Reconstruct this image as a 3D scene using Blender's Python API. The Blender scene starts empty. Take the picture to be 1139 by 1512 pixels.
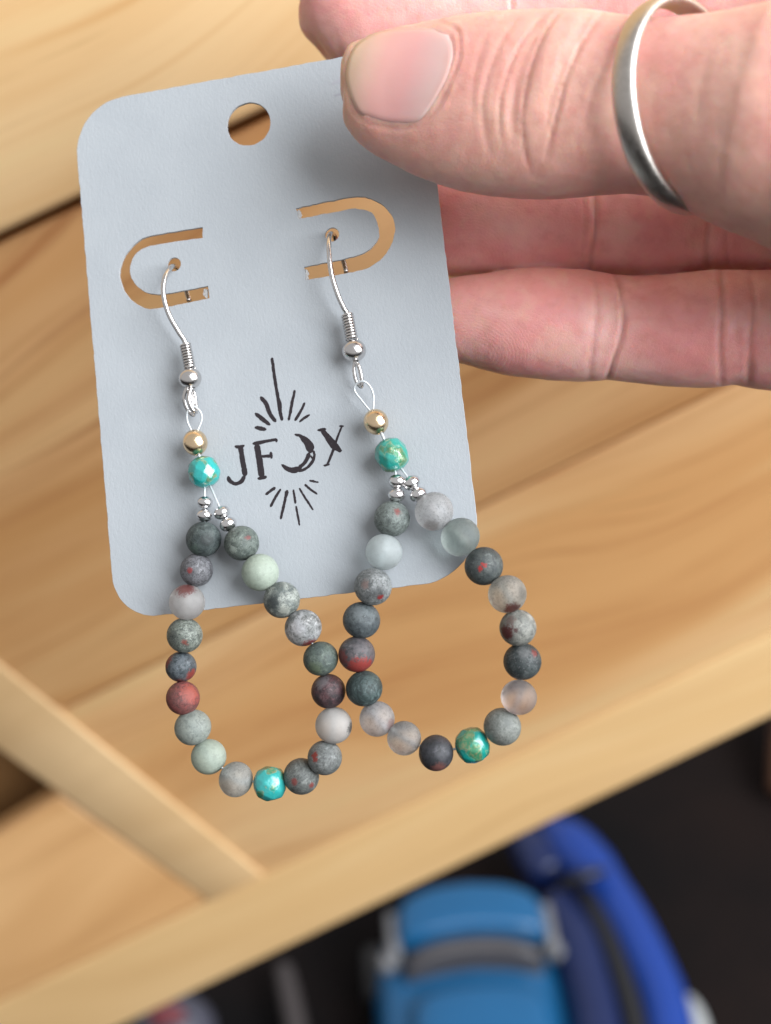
import bpy, bmesh, math, random
import numpy as np
from mathutils import Vector, Matrix, noise
from mathutils.bvhtree import BVHTree
random.seed(7)
rng = np.random.default_rng(7)
scene = bpy.context.scene
COL = scene.collection

# ------------------------------------------------------------------ camera
F_PX, CX, CY = 1825.0, 569.5, 756.0           # photograph 1139 x 1512
PITCH = math.radians(35)
CAM_POS = Vector((0, 0, 0.9))
cp, sp = math.cos(PITCH), math.sin(PITCH)
RIGHT, DOWN, FWD = Vector((1, 0, 0)), Vector((0, -sp, -cp)), Vector((0, cp, -sp))
cam_data = bpy.data.cameras.new('camera')
cam = bpy.data.objects.new('camera', cam_data); COL.objects.link(cam)
M = Matrix.Identity(4)
for i in range(3):
    M[i][0] = RIGHT[i]; M[i][1] = -DOWN[i]; M[i][2] = -FWD[i]; M[i][3] = CAM_POS[i]
cam.matrix_world = M
cam_data.sensor_fit = 'VERTICAL'; cam_data.sensor_height = 24; cam_data.lens = F_PX / 1512 * 24
cam_data.clip_start = 0.01; cam_data.clip_end = 50
cam_data.dof.use_dof = True
cam_data.dof.focus_distance = 0.1855
cam_data.dof.aperture_fstop = cam_data.lens / 3.9
scene.camera = cam

# ------------------------------------------------------------------ world, lamps, exposure
w = bpy.data.worlds.new('World'); scene.world = w; w.use_nodes = True
bg = w.node_tree.nodes['Background']
bg.inputs[0].default_value = (0.82, 0.81, 0.81, 1); bg.inputs[1].default_value = 0.68
scene.view_settings.view_transform = 'Standard'; scene.view_settings.look = 'None'
scene.view_settings.exposure = 0; scene.view_settings.gamma = 1
scene.render.engine = 'CYCLES'
scene.cycles.use_denoising = True
scene.cycles.max_bounces = 10
scene.cycles.transmission_bounces = 8

def C3(x, y, z):
    return CAM_POS + RIGHT * x + DOWN * y + FWD * z
def P(px, py, z):
    return C3((px - CX) / F_PX * z, (py - CY) / F_PX * z, z)
def proj(v):
    d = v - CAM_POS; z = d.dot(FWD)
    return d.dot(RIGHT) / z * F_PX + CX, d.dot(DOWN) / z * F_PX + CY, z

def window_lamp(name, pos, target, sx, sy, power, color):
    l = bpy.data.lights.new(name, 'AREA'); l.shape = 'RECTANGLE'; l.size = sx; l.size_y = sy
    l.energy = power; l.color = color
    o = bpy.data.objects.new(name, l); COL.objects.link(o)
    o.location = pos
    o.rotation_euler = (target - pos).to_track_quat('-Z', 'Y').to_euler()
    return o
window_lamp('window_light', C3(0.88, -0.34, -0.62), C3(0, 0, 0.24), 1.05, 1.20, 52.0, (0.93, 0.965, 1.0))

# ------------------------------------------------------------------ helpers
def mesh_obj(name, verts, faces, mat=None, parent=None, origin=None, smooth=True, props=None):
    me = bpy.data.meshes.new(name)
    o0 = Vector(origin) if origin is not None else Vector((0, 0, 0))
    me.from_pydata([tuple(Vector(v) - o0) for v in verts], [], faces)
    me.update()
    if smooth: me.shade_smooth()
    o = bpy.data.objects.new(name, me); COL.objects.link(o)
    o.location = o0
    if mat: me.materials.append(mat)
    if parent is not None:
        o.parent = parent
        o.matrix_parent_inverse = parent_inv(parent)
    for k, v in (props or {}).items(): o[k] = v
    return o
PINV = {}
def parent_inv(p):
    if p.name not in PINV:
        if p.parent is None:
            PINV[p.name] = p.matrix_basis.inverted()
        else:
            PINV[p.name] = p.matrix_basis.inverted() @ Matrix.Identity(4) if False else (world_of(p)).inverted()
    return PINV[p.name]
def world_of(o):
    m = o.matrix_basis
    if o.parent is not None:
        return world_of(o.parent) @ o.matrix_parent_inverse @ m
    return m
def empty(name, loc, **props):
    o = bpy.data.objects.new(name, None); COL.objects.link(o); o.location = loc
    o.empty_display_size = 0.01
    for k, v in props.items(): o[k] = v
    return o
def tag(o, label=None, cat=None, group=None, kind=None):
    if label: o['label'] = label
    if cat: o['category'] = cat
    if group: o['group'] = group
    if kind: o['kind'] = kind
    return o

def catmull(pts, n):
    """smooth interpolation of rows (any dimension), n samples per span"""
    a = np.array(pts, float)
    a = np.vstack([2 * a[0] - a[1], a, 2 * a[-1] - a[-2]])
    out = []
    for i in range(1, len(a) - 2):
        for k in range(n):
            t = k / n
            p0, p1, p2, p3 = a[i - 1], a[i], a[i + 1], a[i + 2]
            out.append(0.5 * ((2 * p1) + (-p0 + p2) * t + (2 * p0 - 5 * p1 + 4 * p2 - p3) * t * t + (-p0 + 3 * p1 - 3 * p2 + p3) * t ** 3))
    out.append(a[-2])
    return np.array(out)

def tube_geo(pts, rad, seg=10, closed=False, squash=1.0):
    """pts: world Vectors; rad scalar or list -> verts, faces"""
    pts = [Vector(p) for p in pts]; n = len(pts)
    rads = rad if hasattr(rad, '__len__') else [rad] * n
    verts, faces = [], []
    prev = None
    for i in range(n):
        if closed: t = pts[(i + 1) % n] - pts[i - 1]
        else: t = pts[min(i + 1, n - 1)] - pts[max(i - 1, 0)]
        t.normalize()
        if prev is None:
            u = t.cross(FWD)
            if u.length < 0.1: u = t.cross(RIGHT)
            u.normalize()
        else:
            u = prev - t * prev.dot(t); u.normalize()
        prev = u
        v = t.cross(u)
        for k in range(seg):
            a = 2 * math.pi * k / seg
            verts.append(pts[i] + (u * math.cos(a) + v * math.sin(a) * squash) * rads[i])
    for i in range(n if closed else n - 1):
        j = (i + 1) % n
        for k in range(seg):
            l = (k + 1) % seg
            faces.append((i * seg + k, i * seg + l, j * seg + l, j * seg + k))
    if not closed:
        faces.append(tuple(range(seg))[::-1]); faces.append(tuple((n - 1) * seg + k for k in range(seg)))
    return verts, faces
def tube(name, pts, rad, mat, parent=None, seg=10, closed=False, origin=None, **props):
    v, f = tube_geo(pts, rad, seg, closed)
    if origin is None: origin = pts[0]
    return mesh_obj(name, v, f, mat, parent, origin, True, props)

# ------------------------------------------------------------------ node helpers
class NT:
    def __init__(s, name):
        s.m = bpy.data.materials.new(name); s.m.use_nodes = True
        s.t = s.m.node_tree; s.b = s.t.nodes['Principled BSDF']
        s.tc = s.n('ShaderNodeTexCoord')
    def n(s, typ, **kw):
        x = s.t.nodes.new(typ)
        for k, v in kw.items(): setattr(x, k, v)
        return x
    def l(s, a, b): s.t.links.new(a, b)
    def mapping(s, src, loc=(0, 0, 0), rot=(0, 0, 0), scale=(1, 1, 1)):
        x = s.n('ShaderNodeMapping'); s.l(src, x.inputs[0])
        x.inputs[1].default_value = loc; x.inputs[2].default_value = rot; x.inputs[3].default_value = scale
        return x.outputs[0]
    def noise(s, vec, scale, detail=4, rough=0.55, dist=0.0):
        x = s.n('ShaderNodeTexNoise'); s.l(vec, x.inputs['Vector'])
        x.inputs['Scale'].default_value = scale; x.inputs['Detail'].default_value = detail
        x.inputs['Roughness'].default_value = rough; x.inputs['Distortion'].default_value = dist
        return x.outputs['Fac']
    def ramp(s, fac, stops, interp='LINEAR'):
        x = s.n('ShaderNodeValToRGB'); s.l(fac, x.inputs[0]); cr = x.color_ramp; cr.interpolation = interp
        while len(cr.elements) < len(stops): cr.elements.new(0.5)
        for e, (p, c) in zip(cr.elements, stops):
            e.position = p; e.color = (c[0], c[1], c[2], 1) if hasattr(c, '__len__') else (c, c, c, 1)
        return x.outputs[0]
    def mrange(s, v, a, b, c=0.0, d=1.0, smooth=True):
        x = s.n('ShaderNodeMapRange'); s.l(v, x.inputs[0])
        if smooth: x.interpolation_type = 'SMOOTHSTEP'
        x.inputs[1].default_value = a; x.inputs[2].default_value = b
        x.inputs[3].default_value = c; x.inputs[4].default_value = d
        return x.outputs[0]
    def mix(s, fac, a, b, blend='MIX'):
        x = s.n('ShaderNodeMix', data_type='RGBA', blend_type=blend)
        for v, i in ((fac, 0), (a, 6), (b, 7)):
            if isinstance(v, bpy.types.NodeSocket): s.l(v, x.inputs[i])
            elif i == 0: x.inputs[0].default_value = v
            else: x.inputs[i].default_value = (*v[:3], 1)
        return x.outputs[2]
    def math(s, op, a, b=0.0):
        x = s.n('ShaderNodeMath', operation=op)
        for v, i in ((a, 0), (b, 1)):
            if isinstance(v, bpy.types.NodeSocket): s.l(v, x.inputs[i])
            else: x.inputs[i].default_value = v
        return x.outputs[0]
    def bump(s, h, strength, dist, prev=None):
        x = s.n('ShaderNodeBump'); s.l(h, x.inputs['Height'])
        x.inputs['Strength'].default_value = strength; x.inputs['Distance'].default_value = dist
        if prev is not None: s.l(prev, x.inputs['Normal'])
        return x.outputs[0]
    def set(s, **kw):
        for k, v in kw.items():
            i = s.b.inputs[k.replace('_', ' ')]
            if isinstance(v, bpy.types.NodeSocket): s.l(v, i)
            else: i.default_value = (*v, 1) if hasattr(v, '__len__') and i.type == 'RGBA' else v
        return s.m

def simple(name, col, rough=0.5, metal=0.0, **kw):
    t = NT(name)
    n = t.noise(t.tc.outputs['Object'], 60, 3)
    c = t.mix(t.mrange(n, 0.3, 0.7), [x * 0.88 for x in col], [min(1, x * 1.08) for x in col])
    return t.set(Base_Color=c, Roughness=rough, Metallic=metal, **kw)

# metals --------------------------------------------------------------------
def metal(name, col, rough, scale=1500):
    t = NT(name)
    n = t.noise(t.tc.outputs['Object'], scale, 4)
    r = t.mrange(n, 0.3, 0.75, rough * 0.7, rough * 1.5)
    nb = t.bump(t.noise(t.tc.outputs['Object'], scale * 0.6, 3), 0.12, 0.0001)
    return t.set(Base_Color=col, Metallic=1.0, Roughness=r, Normal=nb)
SILVER = metal('polished_silver', (0.64, 0.62, 0.61), 0.18)
SEED = metal('silver_seed_bead', (0.74, 0.73, 0.73), 0.13)
GOLD = metal('gold_plate', (0.82, 0.63, 0.41), 0.20)
def ring_metal():
    t = NT('brushed_ring_steel')
    v = t.mapping(t.tc.outputs['Object'], scale=(1, 1, 1))
    n = t.noise(v, 900, 5, 0.7, 1.5)
    fine = t.noise(t.mapping(t.tc.outputs['Object'], scale=(1, 1, 12)), 1500, 3)
    nb = t.bump(fine, 0.08, 0.00005)
    c = t.mix(t.mrange(n, 0.35, 0.7), (0.50, 0.465, 0.43), (0.58, 0.545, 0.51))
    return t.set(Base_Color=c, Metallic=1.0, Roughness=t.mrange(n, 0.3, 0.7, 0.30, 0.46), Normal=nb)
RINGM = ring_metal()

def thread_mat():
    t = NT('braided_beading_thread')
    wv = t.noise(t.tc.outputs['Object'], 4000, 2)
    return t.set(Base_Color=t.mix(wv, (0.42, 0.46, 0.48), (0.68, 0.71, 0.73)), Roughness=0.35, Metallic=0.35,
                 Normal=t.bump(wv, 0.4, 0.0001))
THREAD = thread_mat()

# ------------------------------------------------------------------ pine furniture behind the card
PANEL_Y = 0.285
def onplane(px, py, Y):
    d = P(px, py, 1.0) - CAM_POS
    t = (Y - CAM_POS.y) / d.y
    return CAM_POS + d * t

def wood(name, seed, light, dark, streak, contrast=0.5, rough=0.42):
    t = NT(name)
    obj = t.tc.outputs['Object']
    v = t.mapping(obj, loc=(seed * 1.7, seed * 0.31, seed * 0.73), scale=(1.0, 7.0, 7.0))
    # slow warp so growth lines wander
    wob = t.noise(t.mapping(obj, loc=(seed, 0, 0), scale=(3, 9, 9)), 1.0, 2)
    add = t.n('ShaderNodeVectorMath', operation='ADD')
    comb = t.n('ShaderNodeCombineXYZ'); t.l(t.math('MULTIPLY', wob, 0.55), comb.inputs[2])
    t.l(v, add.inputs[0]); t.l(comb.outputs[0], add.inputs[1])
    broad = t.noise(add.outputs[0], 3.2, 3, 0.5)
    fine = t.noise(t.mapping(add.outputs[0], scale=(0.7, 3.0, 5.0)), 8.0, 5, 0.6)
    hair = t.noise(t.mapping(add.outputs[0], scale=(1.5, 10, 16)), 14.0, 3, 0.6)
    mid = t.noise(t.mapping(add.outputs[0], loc=(3, 1, 2), scale=(0.7, 1.6, 1.9)), 6.0, 4, 0.6)
    c = t.mix(t.mrange(broad, 0.36, 0.64), dark, light)
    c = t.mix(t.math('MULTIPLY', t.mrange(mid, 0.50, 0.68), contrast * 0.9), c, [(p + q) / 2 for p, q in zip(dark, streak)])
    c = t.mix(t.math('MULTIPLY', t.mrange(mid, 0.46, 0.34), contrast * 0.6), c, [min(0.85, q * 1.1) for q in light])
    c = t.mix(t.math('MULTIPLY', t.mrange(fine, 0.54, 0.74), contrast), c, streak)
    c = t.mix(t.math('MULTIPLY', t.mrange(hair, 0.60, 0.72), contrast * 0.5), c, [x * 0.7 for x in streak])
    nb = t.bump(fine, 0.10, 0.0006)
    r = t.mrange(broad, 0.3, 0.7, rough - 0.07, rough + 0.1)
    return t.set(Base_Color=c, Roughness=r, Normal=nb, Specular_IOR_Level=0.45, Coat_Weight=0.15, Coat_Roughness=0.3)

W_TOP = wood('pine_top', 1.3, (0.84, 0.58, 0.305), (0.77, 0.49, 0.23), (0.62, 0.32, 0.11), 0.6)
W_A = wood('pine_board_warm', 4.2, (0.82, 0.485, 0.225), (0.69, 0.36, 0.14), (0.44, 0.17, 0.055), 0.8)
W_B = wood('pine_board_light', 6.1, (0.86, 0.55, 0.27), (0.74, 0.405, 0.165), (0.52, 0.22, 0.075), 0.8)
W_C = wood('pine_stile', 8.9, (0.72, 0.50, 0.27), (0.64, 0.42, 0.21), (0.50, 0.30, 0.13), 0.35)
W_D = wood('pine_rail', 11.6, (0.82, 0.57, 0.30), (0.72, 0.47, 0.22), (0.54, 0.31, 0.13), 0.5)
W_E = wood('pine_low_panel', 13.7, (0.74, 0.45, 0.21), (0.62, 0.345, 0.145), (0.42, 0.21, 0.08), 0.5)

def line_px(a, b, Y):
    A, B = onplane(*a, Y), onplane(*b, Y)
    return (A.x, A.z), (B.x, B.z)
def prism(name, corners, y_front, thick, mat, parent, bev=0.0015, seg=3, **props):
    """corners: (x,z) list; a board with local X along its grain, front face at y_front"""
    cx = sum(c[0] for c in corners) / len(corners); cz = sum(c[1] for c in corners) / len(corners)
    g = GRAIN
    me = bpy.data.meshes.new(name); bm = bmesh.new()
    def loc(c, y):
        dx, dz = c[0] - cx, c[1] - cz
        return (dx * math.cos(g) + dz * math.sin(g), y, -dx * math.sin(g) + dz * math.cos(g))
    f = [bm.verts.new(loc(c, 0)) for c in corners]; b = [bm.verts.new(loc(c, thick)) for c in corners]
    n = len(corners)
    bm.faces.new(f); bm.faces.new(b[::-1])
    for i in range(n): bm.faces.new((f[i], b[i], b[(i + 1) % n], f[(i + 1) % n]))
    bmesh.ops.recalc_face_normals(bm, faces=bm.faces)
    if bev > 0:
        bmesh.ops.bevel(bm, geom=list(bm.edges), offset=bev, segments=seg, affect='EDGES', profile=0.5, clamp_overlap=True)
    bm.to_mesh(me); bm.free(); me.shade_smooth(); me.materials.append(mat)
    for p in me.polygons: p.use_smooth = True
    me.set_sharp_from_angle(angle=math.radians(50))
    o = bpy.data.objects.new(name, me); COL.objects.link(o)
    o.location = (cx, y_front, cz); o.rotation_euler = (0, -g, 0)
    if parent is not None: o.parent = parent; o.matrix_parent_inverse = parent_inv(parent)
    for k, v in props.items(): o[k] = v
    return o
ga, gb = line_px((90, 1050), (709, 750), PANEL_Y)
GRAIN = math.atan2(gb[1] - ga[1], gb[0] - ga[0])

class Ln:
    def __init__(s, a, b, Y):
        s.a, s.b = line_px(a, b, Y)
    def z(s, x): 
        t = (x - s.a[0]) / (s.b[0] - s.a[0]); return s.a[1] + t * (s.b[1] - s.a[1])
    def cross(s, o):
        x1, y1 = s.a; x2, y2 = s.b; x3, y3 = o.a; x4, y4 = o.b
        d = (x1 - x2) * (y3 - y4) - (y1 - y2) * (x3 - x4)
        A = x1 * y2 - y1 * x2; B = x3 * y4 - y3 * x4
        return ((A * (x3 - x4) - (x1 - x2) * B) / d, (A * (y3 - y4) - (y1 - y2) * B) / d)

pine = empty('pine_furniture', (0, PANEL_Y, 0.62))
tag(pine, 'blurred honey coloured pine furniture front with slanting boards and rail behind the card', 'furniture')
LX, RX = -0.42, 0.50
def shift(ln, d, lo=LX, hi=RX):        # corner pair of a line moved by d in z
    return (lo, ln.z(lo) + d), (hi, ln.z(hi) + d)
YT = PANEL_Y - 0.005
G_top = Ln((0, 349), (368, 176), YT)
a, b = shift(G_top, 0)
prism('top_board', [a, b, (b[0], b[1] + 0.22), (a[0], a[1] + 0.22)], YT, 0.022, W_TOP, pine, 0.0025, 5)
S1 = Ln((90, 1050), (709, 750), PANEL_Y)
S2 = Ln((390, 1292), (875, 1060), PANEL_Y)
STR = Ln((97, 1057), (390, 1292), PANEL_Y)       # stile, upper edge
STL = Ln((88, 1169), (316, 1334), PANEL_Y)       # stile, lower edge
E_bot = Ln((450, 1393), (1139, 1066), PANEL_Y - 0.002)
# upper panel boards, ending at the stile
G0 = Ln((0, 352), (368, 180), PANEL_Y)
gap = 0.0005
def board(lnu, lnl, du, dl, mat, yf, bev):
    pts = []
    xu = lnu.cross(STR)[0]; xl = lnl.cross(STR)[0]
    pu = max(xu, LX); pl = max(xl, LX)
    pts = [(pl, lnl.z(pl) + dl), (RX, lnl.z(RX) + dl), (RX, lnu.z(RX) + du), (pu, lnu.z(pu) + du)]
    if xu < LX: pts.append((LX, STR.z(LX)))
    return prism('panel_board', pts, yf, 0.012, mat, pine, bev, 3)
board(G0, S1, -0.0013, +gap, W_A, PANEL_Y, 0.0009)
board(S1, S2, -gap, 0.0, W_B, PANEL_Y + 0.0002, 0.0009)
# stile: slightly proud
def band(name, u0, u1, l0, l1, yf, th, mat, bev):
    return prism(name, [l0, l1, u1, u0], yf, th, mat, pine, bev, 4)
xa = -0.30
s2c = STR.cross(S2); s2l = STL.cross(S2)
prism('stile', [(xa, STL.z(xa)), s2l, s2c, (xa, STR.z(xa))], PANEL_Y - 0.0007, 0.014, W_C, pine, 0.0009, 3)
# rail below
lo = -0.42
prism('rail', [(lo, E_bot.z(lo)), (RX, E_bot.z(RX)), (RX, S2.z(RX)), (lo, S2.z(lo))], PANEL_Y - 0.0006, 0.026, W_D, pine, 0.0020, 5)
# lower left panel in the corner between stile and rail
c1 = onplane(88, 1177, PANEL_Y); c2 = onplane(0, 1232, PANEL_Y)
k = (c2.z - c1.z) / (c2.x - c1.x)
lx = -0.30
prism('low_panel', [(lx, S2.z(lx) + 0.0), (s2l[0] - 0.001, S2.z(s2l[0])), (c1.x, c1.z), (lx, c1.z + k * (lx - c1.x))], PANEL_Y + 0.0002, 0.010, W_E, pine, 0.0020, 4)
# recessed back board added behind gap and open corner, its colour darkened as shade
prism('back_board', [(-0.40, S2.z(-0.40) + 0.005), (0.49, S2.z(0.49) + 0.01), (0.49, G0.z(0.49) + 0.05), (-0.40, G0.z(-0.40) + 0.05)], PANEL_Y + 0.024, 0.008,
      wood('pine_back_shade', 17.0, (0.34, 0.19, 0.08), (0.28, 0.15, 0.06), (0.2, 0.1, 0.04), 0.3), pine, 0.001, 1)

# ------------------------------------------------------------------ floor and toys
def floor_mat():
    t = NT('shade_dark_floor')
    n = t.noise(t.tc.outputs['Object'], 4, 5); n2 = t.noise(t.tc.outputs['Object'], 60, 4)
    c = t.mix(t.mrange(n, 0.35, 0.7), (0.004, 0.0035, 0.004), (0.012, 0.007, 0.006))  # near-black base colour stands in for the shade lying over the floor
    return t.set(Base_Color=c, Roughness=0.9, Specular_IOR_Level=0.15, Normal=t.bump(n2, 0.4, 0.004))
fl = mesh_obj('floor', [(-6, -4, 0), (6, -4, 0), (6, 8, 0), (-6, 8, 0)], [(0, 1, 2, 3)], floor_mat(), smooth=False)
tag(fl, kind='structure')

def plastic(name, col, rough=0.3):
    t = NT(name)
    n = t.noise(t.tc.outputs['Object'], 40, 3)
    c = t.mix(n, [x * 0.85 for x in col], col)
    return t.set(Base_Color=c, Roughness=rough, Coat_Weight=0.3, Coat_Roughness=0.15)
SKY = plastic('light_blue_plastic', (0.006, 0.11, 0.27)); NAVY = plastic('navy_plastic', (0.004, 0.015, 0.085), 0.4)
ROYAL = plastic('royal_blue_plastic', (0.004, 0.046, 0.30), 0.35); GREYP = plastic('grey_plastic', (0.22, 0.22, 0.23), 0.4)
BLACKP = plastic('black_plastic', (0.008, 0.008, 0.010), 0.45); LAMPW = plastic('pale_grey_plastic', (0.5, 0.52, 0.52), 0.3)
REDP = plastic('red_plastic', (0.18, 0.03, 0.04), 0.4); DKGLASS = plastic('smoky_plastic', (0.075, 0.07, 0.075), 0.3)
def floor_hit(px, py, h=0.0):
    d = P(px, py, 1.0) - CAM_POS
    t = (h - CAM_POS.z) / d.z
    return CAM_POS + d * t

def rbox(name, size, loc, mat, parent, base, bev=0.006, taper=(1, 1), rotz=0.0, seg=4):
    """rounded box in toy space; taper narrows the top"""
    bm = bmesh.new(); bmesh.ops.create_cube(bm, size=1)
    for v in bm.verts:
        tp = 1.0 if v.co.z < 0 else 0.0
        sx = size[0] * (1 if tp else taper[0]); sy = size[1] * (1 if tp else taper[1])
        v.co = Vector((v.co.x * sx, v.co.y * sy, v.co.z * size[2]))
    bmesh.ops.bevel(bm, geom=list(bm.edges), offset=bev, segments=seg, affect='EDGES', profile=0.5, clamp_overlap=True)
    R = Matrix.Rotation(rotz, 3, 'Z')
    vs = [base + R @ (v.co + Vector(loc)) for v in bm.verts]
    fs = [[v.index for v in f.verts] for f in bm.faces]
    bm.free()
    return mesh_obj(name, vs, fs, mat, parent, base + R @ Vector(loc), True)
def sbox(name, size, loc, mat, parent, base, bev=0.006, taper=(1, 1), rotz=0.0, seg=4, bow=0.0):
    nu, nv, e = 40, 20, 0.42
    R = Matrix.Rotation(rotz, 3, 'Z'); vs, fs = [], []
    sg = lambda v, p: math.copysign(abs(v) ** p, v)
    for j in range(nv + 1):
        ph = -math.pi / 2 + math.pi * j / nv
        for i in range(nu):
            th = 2 * math.pi * i / nu
            x = sg(math.cos(ph), e) * sg(math.cos(th), e); y = sg(math.cos(ph), e) * sg(math.sin(th), e); z = sg(math.sin(ph), e)
            tp = 0.5 + 0.5 * z
            p = Vector((x * size[0] / 2 * (1 + (taper[0] - 1) * tp), y * size[1] / 2 * (1 + (taper[1] - 1) * tp) - bow * x * x, z * size[2] / 2 - 0.35 * bow * x * x))
            vs.append(base + R @ (p + Vector(loc)))
    for j in range(nv):
        for i in range(nu): fs.append((j * nu + i, j * nu + (i + 1) % nu, (j + 1) * nu + (i + 1) % nu, (j + 1) * nu + i))
    return mesh_obj(name, vs, fs, mat, parent, base + R @ Vector(loc), True)
def wheel(base, loc, r, wdt, parent, rotz):
    R = Matrix.Rotation(rotz, 3, 'Z'); pr = [(0.0, .5), (.55, .5), (.6, .4), (.85, .5), (1.0, .35), (1.0, -.35), (.85, -.5), (0, -.5)]
    vs, fs, n = [], [], 20
    for (a_, b_) in pr:
        for k in range(n):
            t = 2 * math.pi * k / n
            vs.append(base + R @ (Vector(loc) + Vector((b_ * wdt, a_ * r * math.cos(t), a_ * r * math.sin(t)))))
    for i in range(len(pr) - 1):
        for k in range(n): fs.append((i * n + k, i * n + (k + 1) % n, (i + 1) * n + (k + 1) % n, (i + 1) * n + k))
    return mesh_obj('wheel', vs, fs, BLACKP, parent, base + R @ Vector(loc))
cb = floor_hit(702, 1486, 0.05); cb.z = 0
car = empty('toy_car', cb)
tag(car, 'blurred light blue plastic toy car with dark windscreen on the dark floor', 'toy car')
rz = math.radians(4)
sbox('body', (0.156, 0.165, 0.066), (0, -0.004, 0.045), SKY, car, cb, 0, (0.92, 0.95), rz, 8, 0.012)
sbox('bonnet', (0.112, 0.072, 0.040), (0, -0.036, 0.074), SKY, car, cb, 0, (0.9, 0.85), rz, 4, 0.006)
sbox('roof', (0.120, 0.044, 0.024), (0, 0.050, 0.100), SKY, car, cb, 0, (0.9, 0.9), rz, 4, 0.010)
sbox('windscreen', (0.112, 0.022, 0.034), (0, 0.022, 0.084), DKGLASS, car, cb, 0, (0.9, 0.6), rz, 4, 0.009)
for s in (-1, 1):
    rbox('headlight', (0.024, 0.016, 0.020), (s * 0.055, -0.076, 0.066), LAMPW, car, cb, 0.007, (1, 1), rz)
    rbox('wing_mirror', (0.012, 0.014, 0.014), (s * 0.066, 0.020, 0.082), GREYP, car, cb, 0.005, (1, 1), rz)
    rbox('door_pillar', (0.010, 0.04, 0.022), (s * 0.060, 0.038, 0.084), GREYP, car, cb, 0.004, (1, 1), rz)
    for y in (-0.045, 0.045): wheel(cb, (s * 0.072, y, 0.026), 0.026, 0.022, car, rz)
rbox('bumper', (0.13, 0.018, 0.022), (0, -0.084, 0.035), GREYP, car, cb, 0.007, (1, 1), rz)

# royal blue curved toy beside it
def sweep(name, path, mat, parent, h=0.06, **props):
    """path rows: px, py, width px, height above floor"""
    rows = catmull(path, 8); pts, rads = [], []
    for (px, py, wd, hh) in rows:
        p = floor_hit(px, py, hh); z = (p - CAM_POS).dot(FWD)
        pts.append(p); rads.append(wd / 2 / F_PX * z)
    rads[0] *= 0.6; rads[-1] *= 0.6
    return tube(name, pts, rads, mat, parent, 18, **props)
bb = floor_hit(900, 1420, 0); blue = empty('curved_toy', bb)
tag(blue, 'blurred royal blue curved plastic toy with a black groove, beside the toy car', 'toy')
sweep('outer_band', [(806, 1222, 40, .075), (838, 1244, 70, .078), (872, 1280, 74, .08), (896, 1312, 66, .08), (925, 1360, 70, .08), (958, 1430, 76, .08), (982, 1500, 80, .08), (995, 1620, 80, .08)], ROYAL, blue)
sweep('inner_band', [(815, 1325, 50, .075), (850, 1390, 78, .075), (875, 1460, 86, .075), (890, 1530, 90, .075), (900, 1620, 90, .075)], NAVY, blue)
sweep('groove_lining', [(862, 1315, 22, .088), (896, 1380, 28, .092), (922, 1450, 32, .095), (940, 1520, 34, .095), (950, 1620, 34, .095)], BLACKP, blue)
sweep('cap_lining', [(770, 1236, 50, .07), (795, 1266, 70, .07), (815, 1300, 60, .07)], NAVY, blue)
sweep('hinge', [(826, 1306, 14, .092), (862, 1294, 18, .105), (896, 1284, 12, .105)], BLACKP, blue)
sweep('end_trim', [(1012, 1470, 16, .04), (1024, 1500, 34, .04), (1040, 1560, 40, .04)], LAMPW, blue)
bg_ = floor_hit(255, 1512, 0.02); t2 = empty('toy_helmet', bg_)
tag(t2, 'blurred grey rounded toy with a red patch at the bottom edge under the rail', 'toy')
sweep('shell', [(215, 1560, 60, .03), (240, 1530, 110, .035), (270, 1535, 120, .035), (300, 1560, 70, .03)], plastic('mauve_grey_plastic', (0.08, 0.08, 0.11), 0.5), t2)
sweep('red_patch', [(222, 1508, 20, .10), (250, 1498, 34, .10), (272, 1505, 18, .10)], REDP, t2)
st = sweep('toy_rod', [(418, 1425, 26, .03), (428, 1470, 32, .03), (440, 1530, 34, .03), (450, 1620, 34, .03)], plastic('taupe_plastic', (0.055, 0.045, 0.045), 0.5), None)
tag(st, 'blurred grey brown rod on the dark floor left of the light blue toy car', 'rod')
pl = sweep('wooden_post', [(1190, 900, 60, .10), (1180, 1000, 62, .08), (1172, 1100, 66, .05), (1165, 1180, 60, .02)], wood('brown_post', 23, (0.16, 0.075, 0.04), (0.11, 0.05, 0.03), (0.07, 0.03, 0.02), 0.3), None)
tag(pl, 'blurred brown post at the right edge beyond the dark floor', 'post')

# ------------------------------------------------------------------ the card
R = Matrix(((0.98207357, 0.10906421, 0.15374165), (-0.12529436, 0.98705252, 0.10014314), (-0.14082905, -0.11761089, 0.98302333)))
T = Vector((-18.0092e-3, -28.0806e-3, 191.3292e-3)); CW, CH = 0.0570, 0.08355
card_M = Matrix.Identity(4)
B = Matrix((RIGHT, DOWN, FWD)).transposed()
Rw = B @ R; Tw = CAM_POS + B @ T
for i in range(3):
    for j in range(3): card_M[i][j] = Rw[i][j]
    card_M[i][3] = Tw[i]
card_Mi = card_M.inverted()
CARD_N = Rw.col[2].copy()           # away from the viewer
def card_uv(px, py):
    d = P(px, py, 1.0) - CAM_POS
    t = (Tw - CAM_POS).dot(CARD_N) / d.dot(CARD_N)
    l = card_Mi @ (CAM_POS + d * t)
    return l.x, l.y
def on_card(px, py, lift=0.0):
    """world point seen at px,py, lifted off the card's face towards the viewer"""
    d = P(px, py, 1.0) - CAM_POS
    t = ((Tw - CARD_N * lift) - CAM_POS).dot(CARD_N) / d.dot(CARD_N)
    return CAM_POS + d * t

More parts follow.
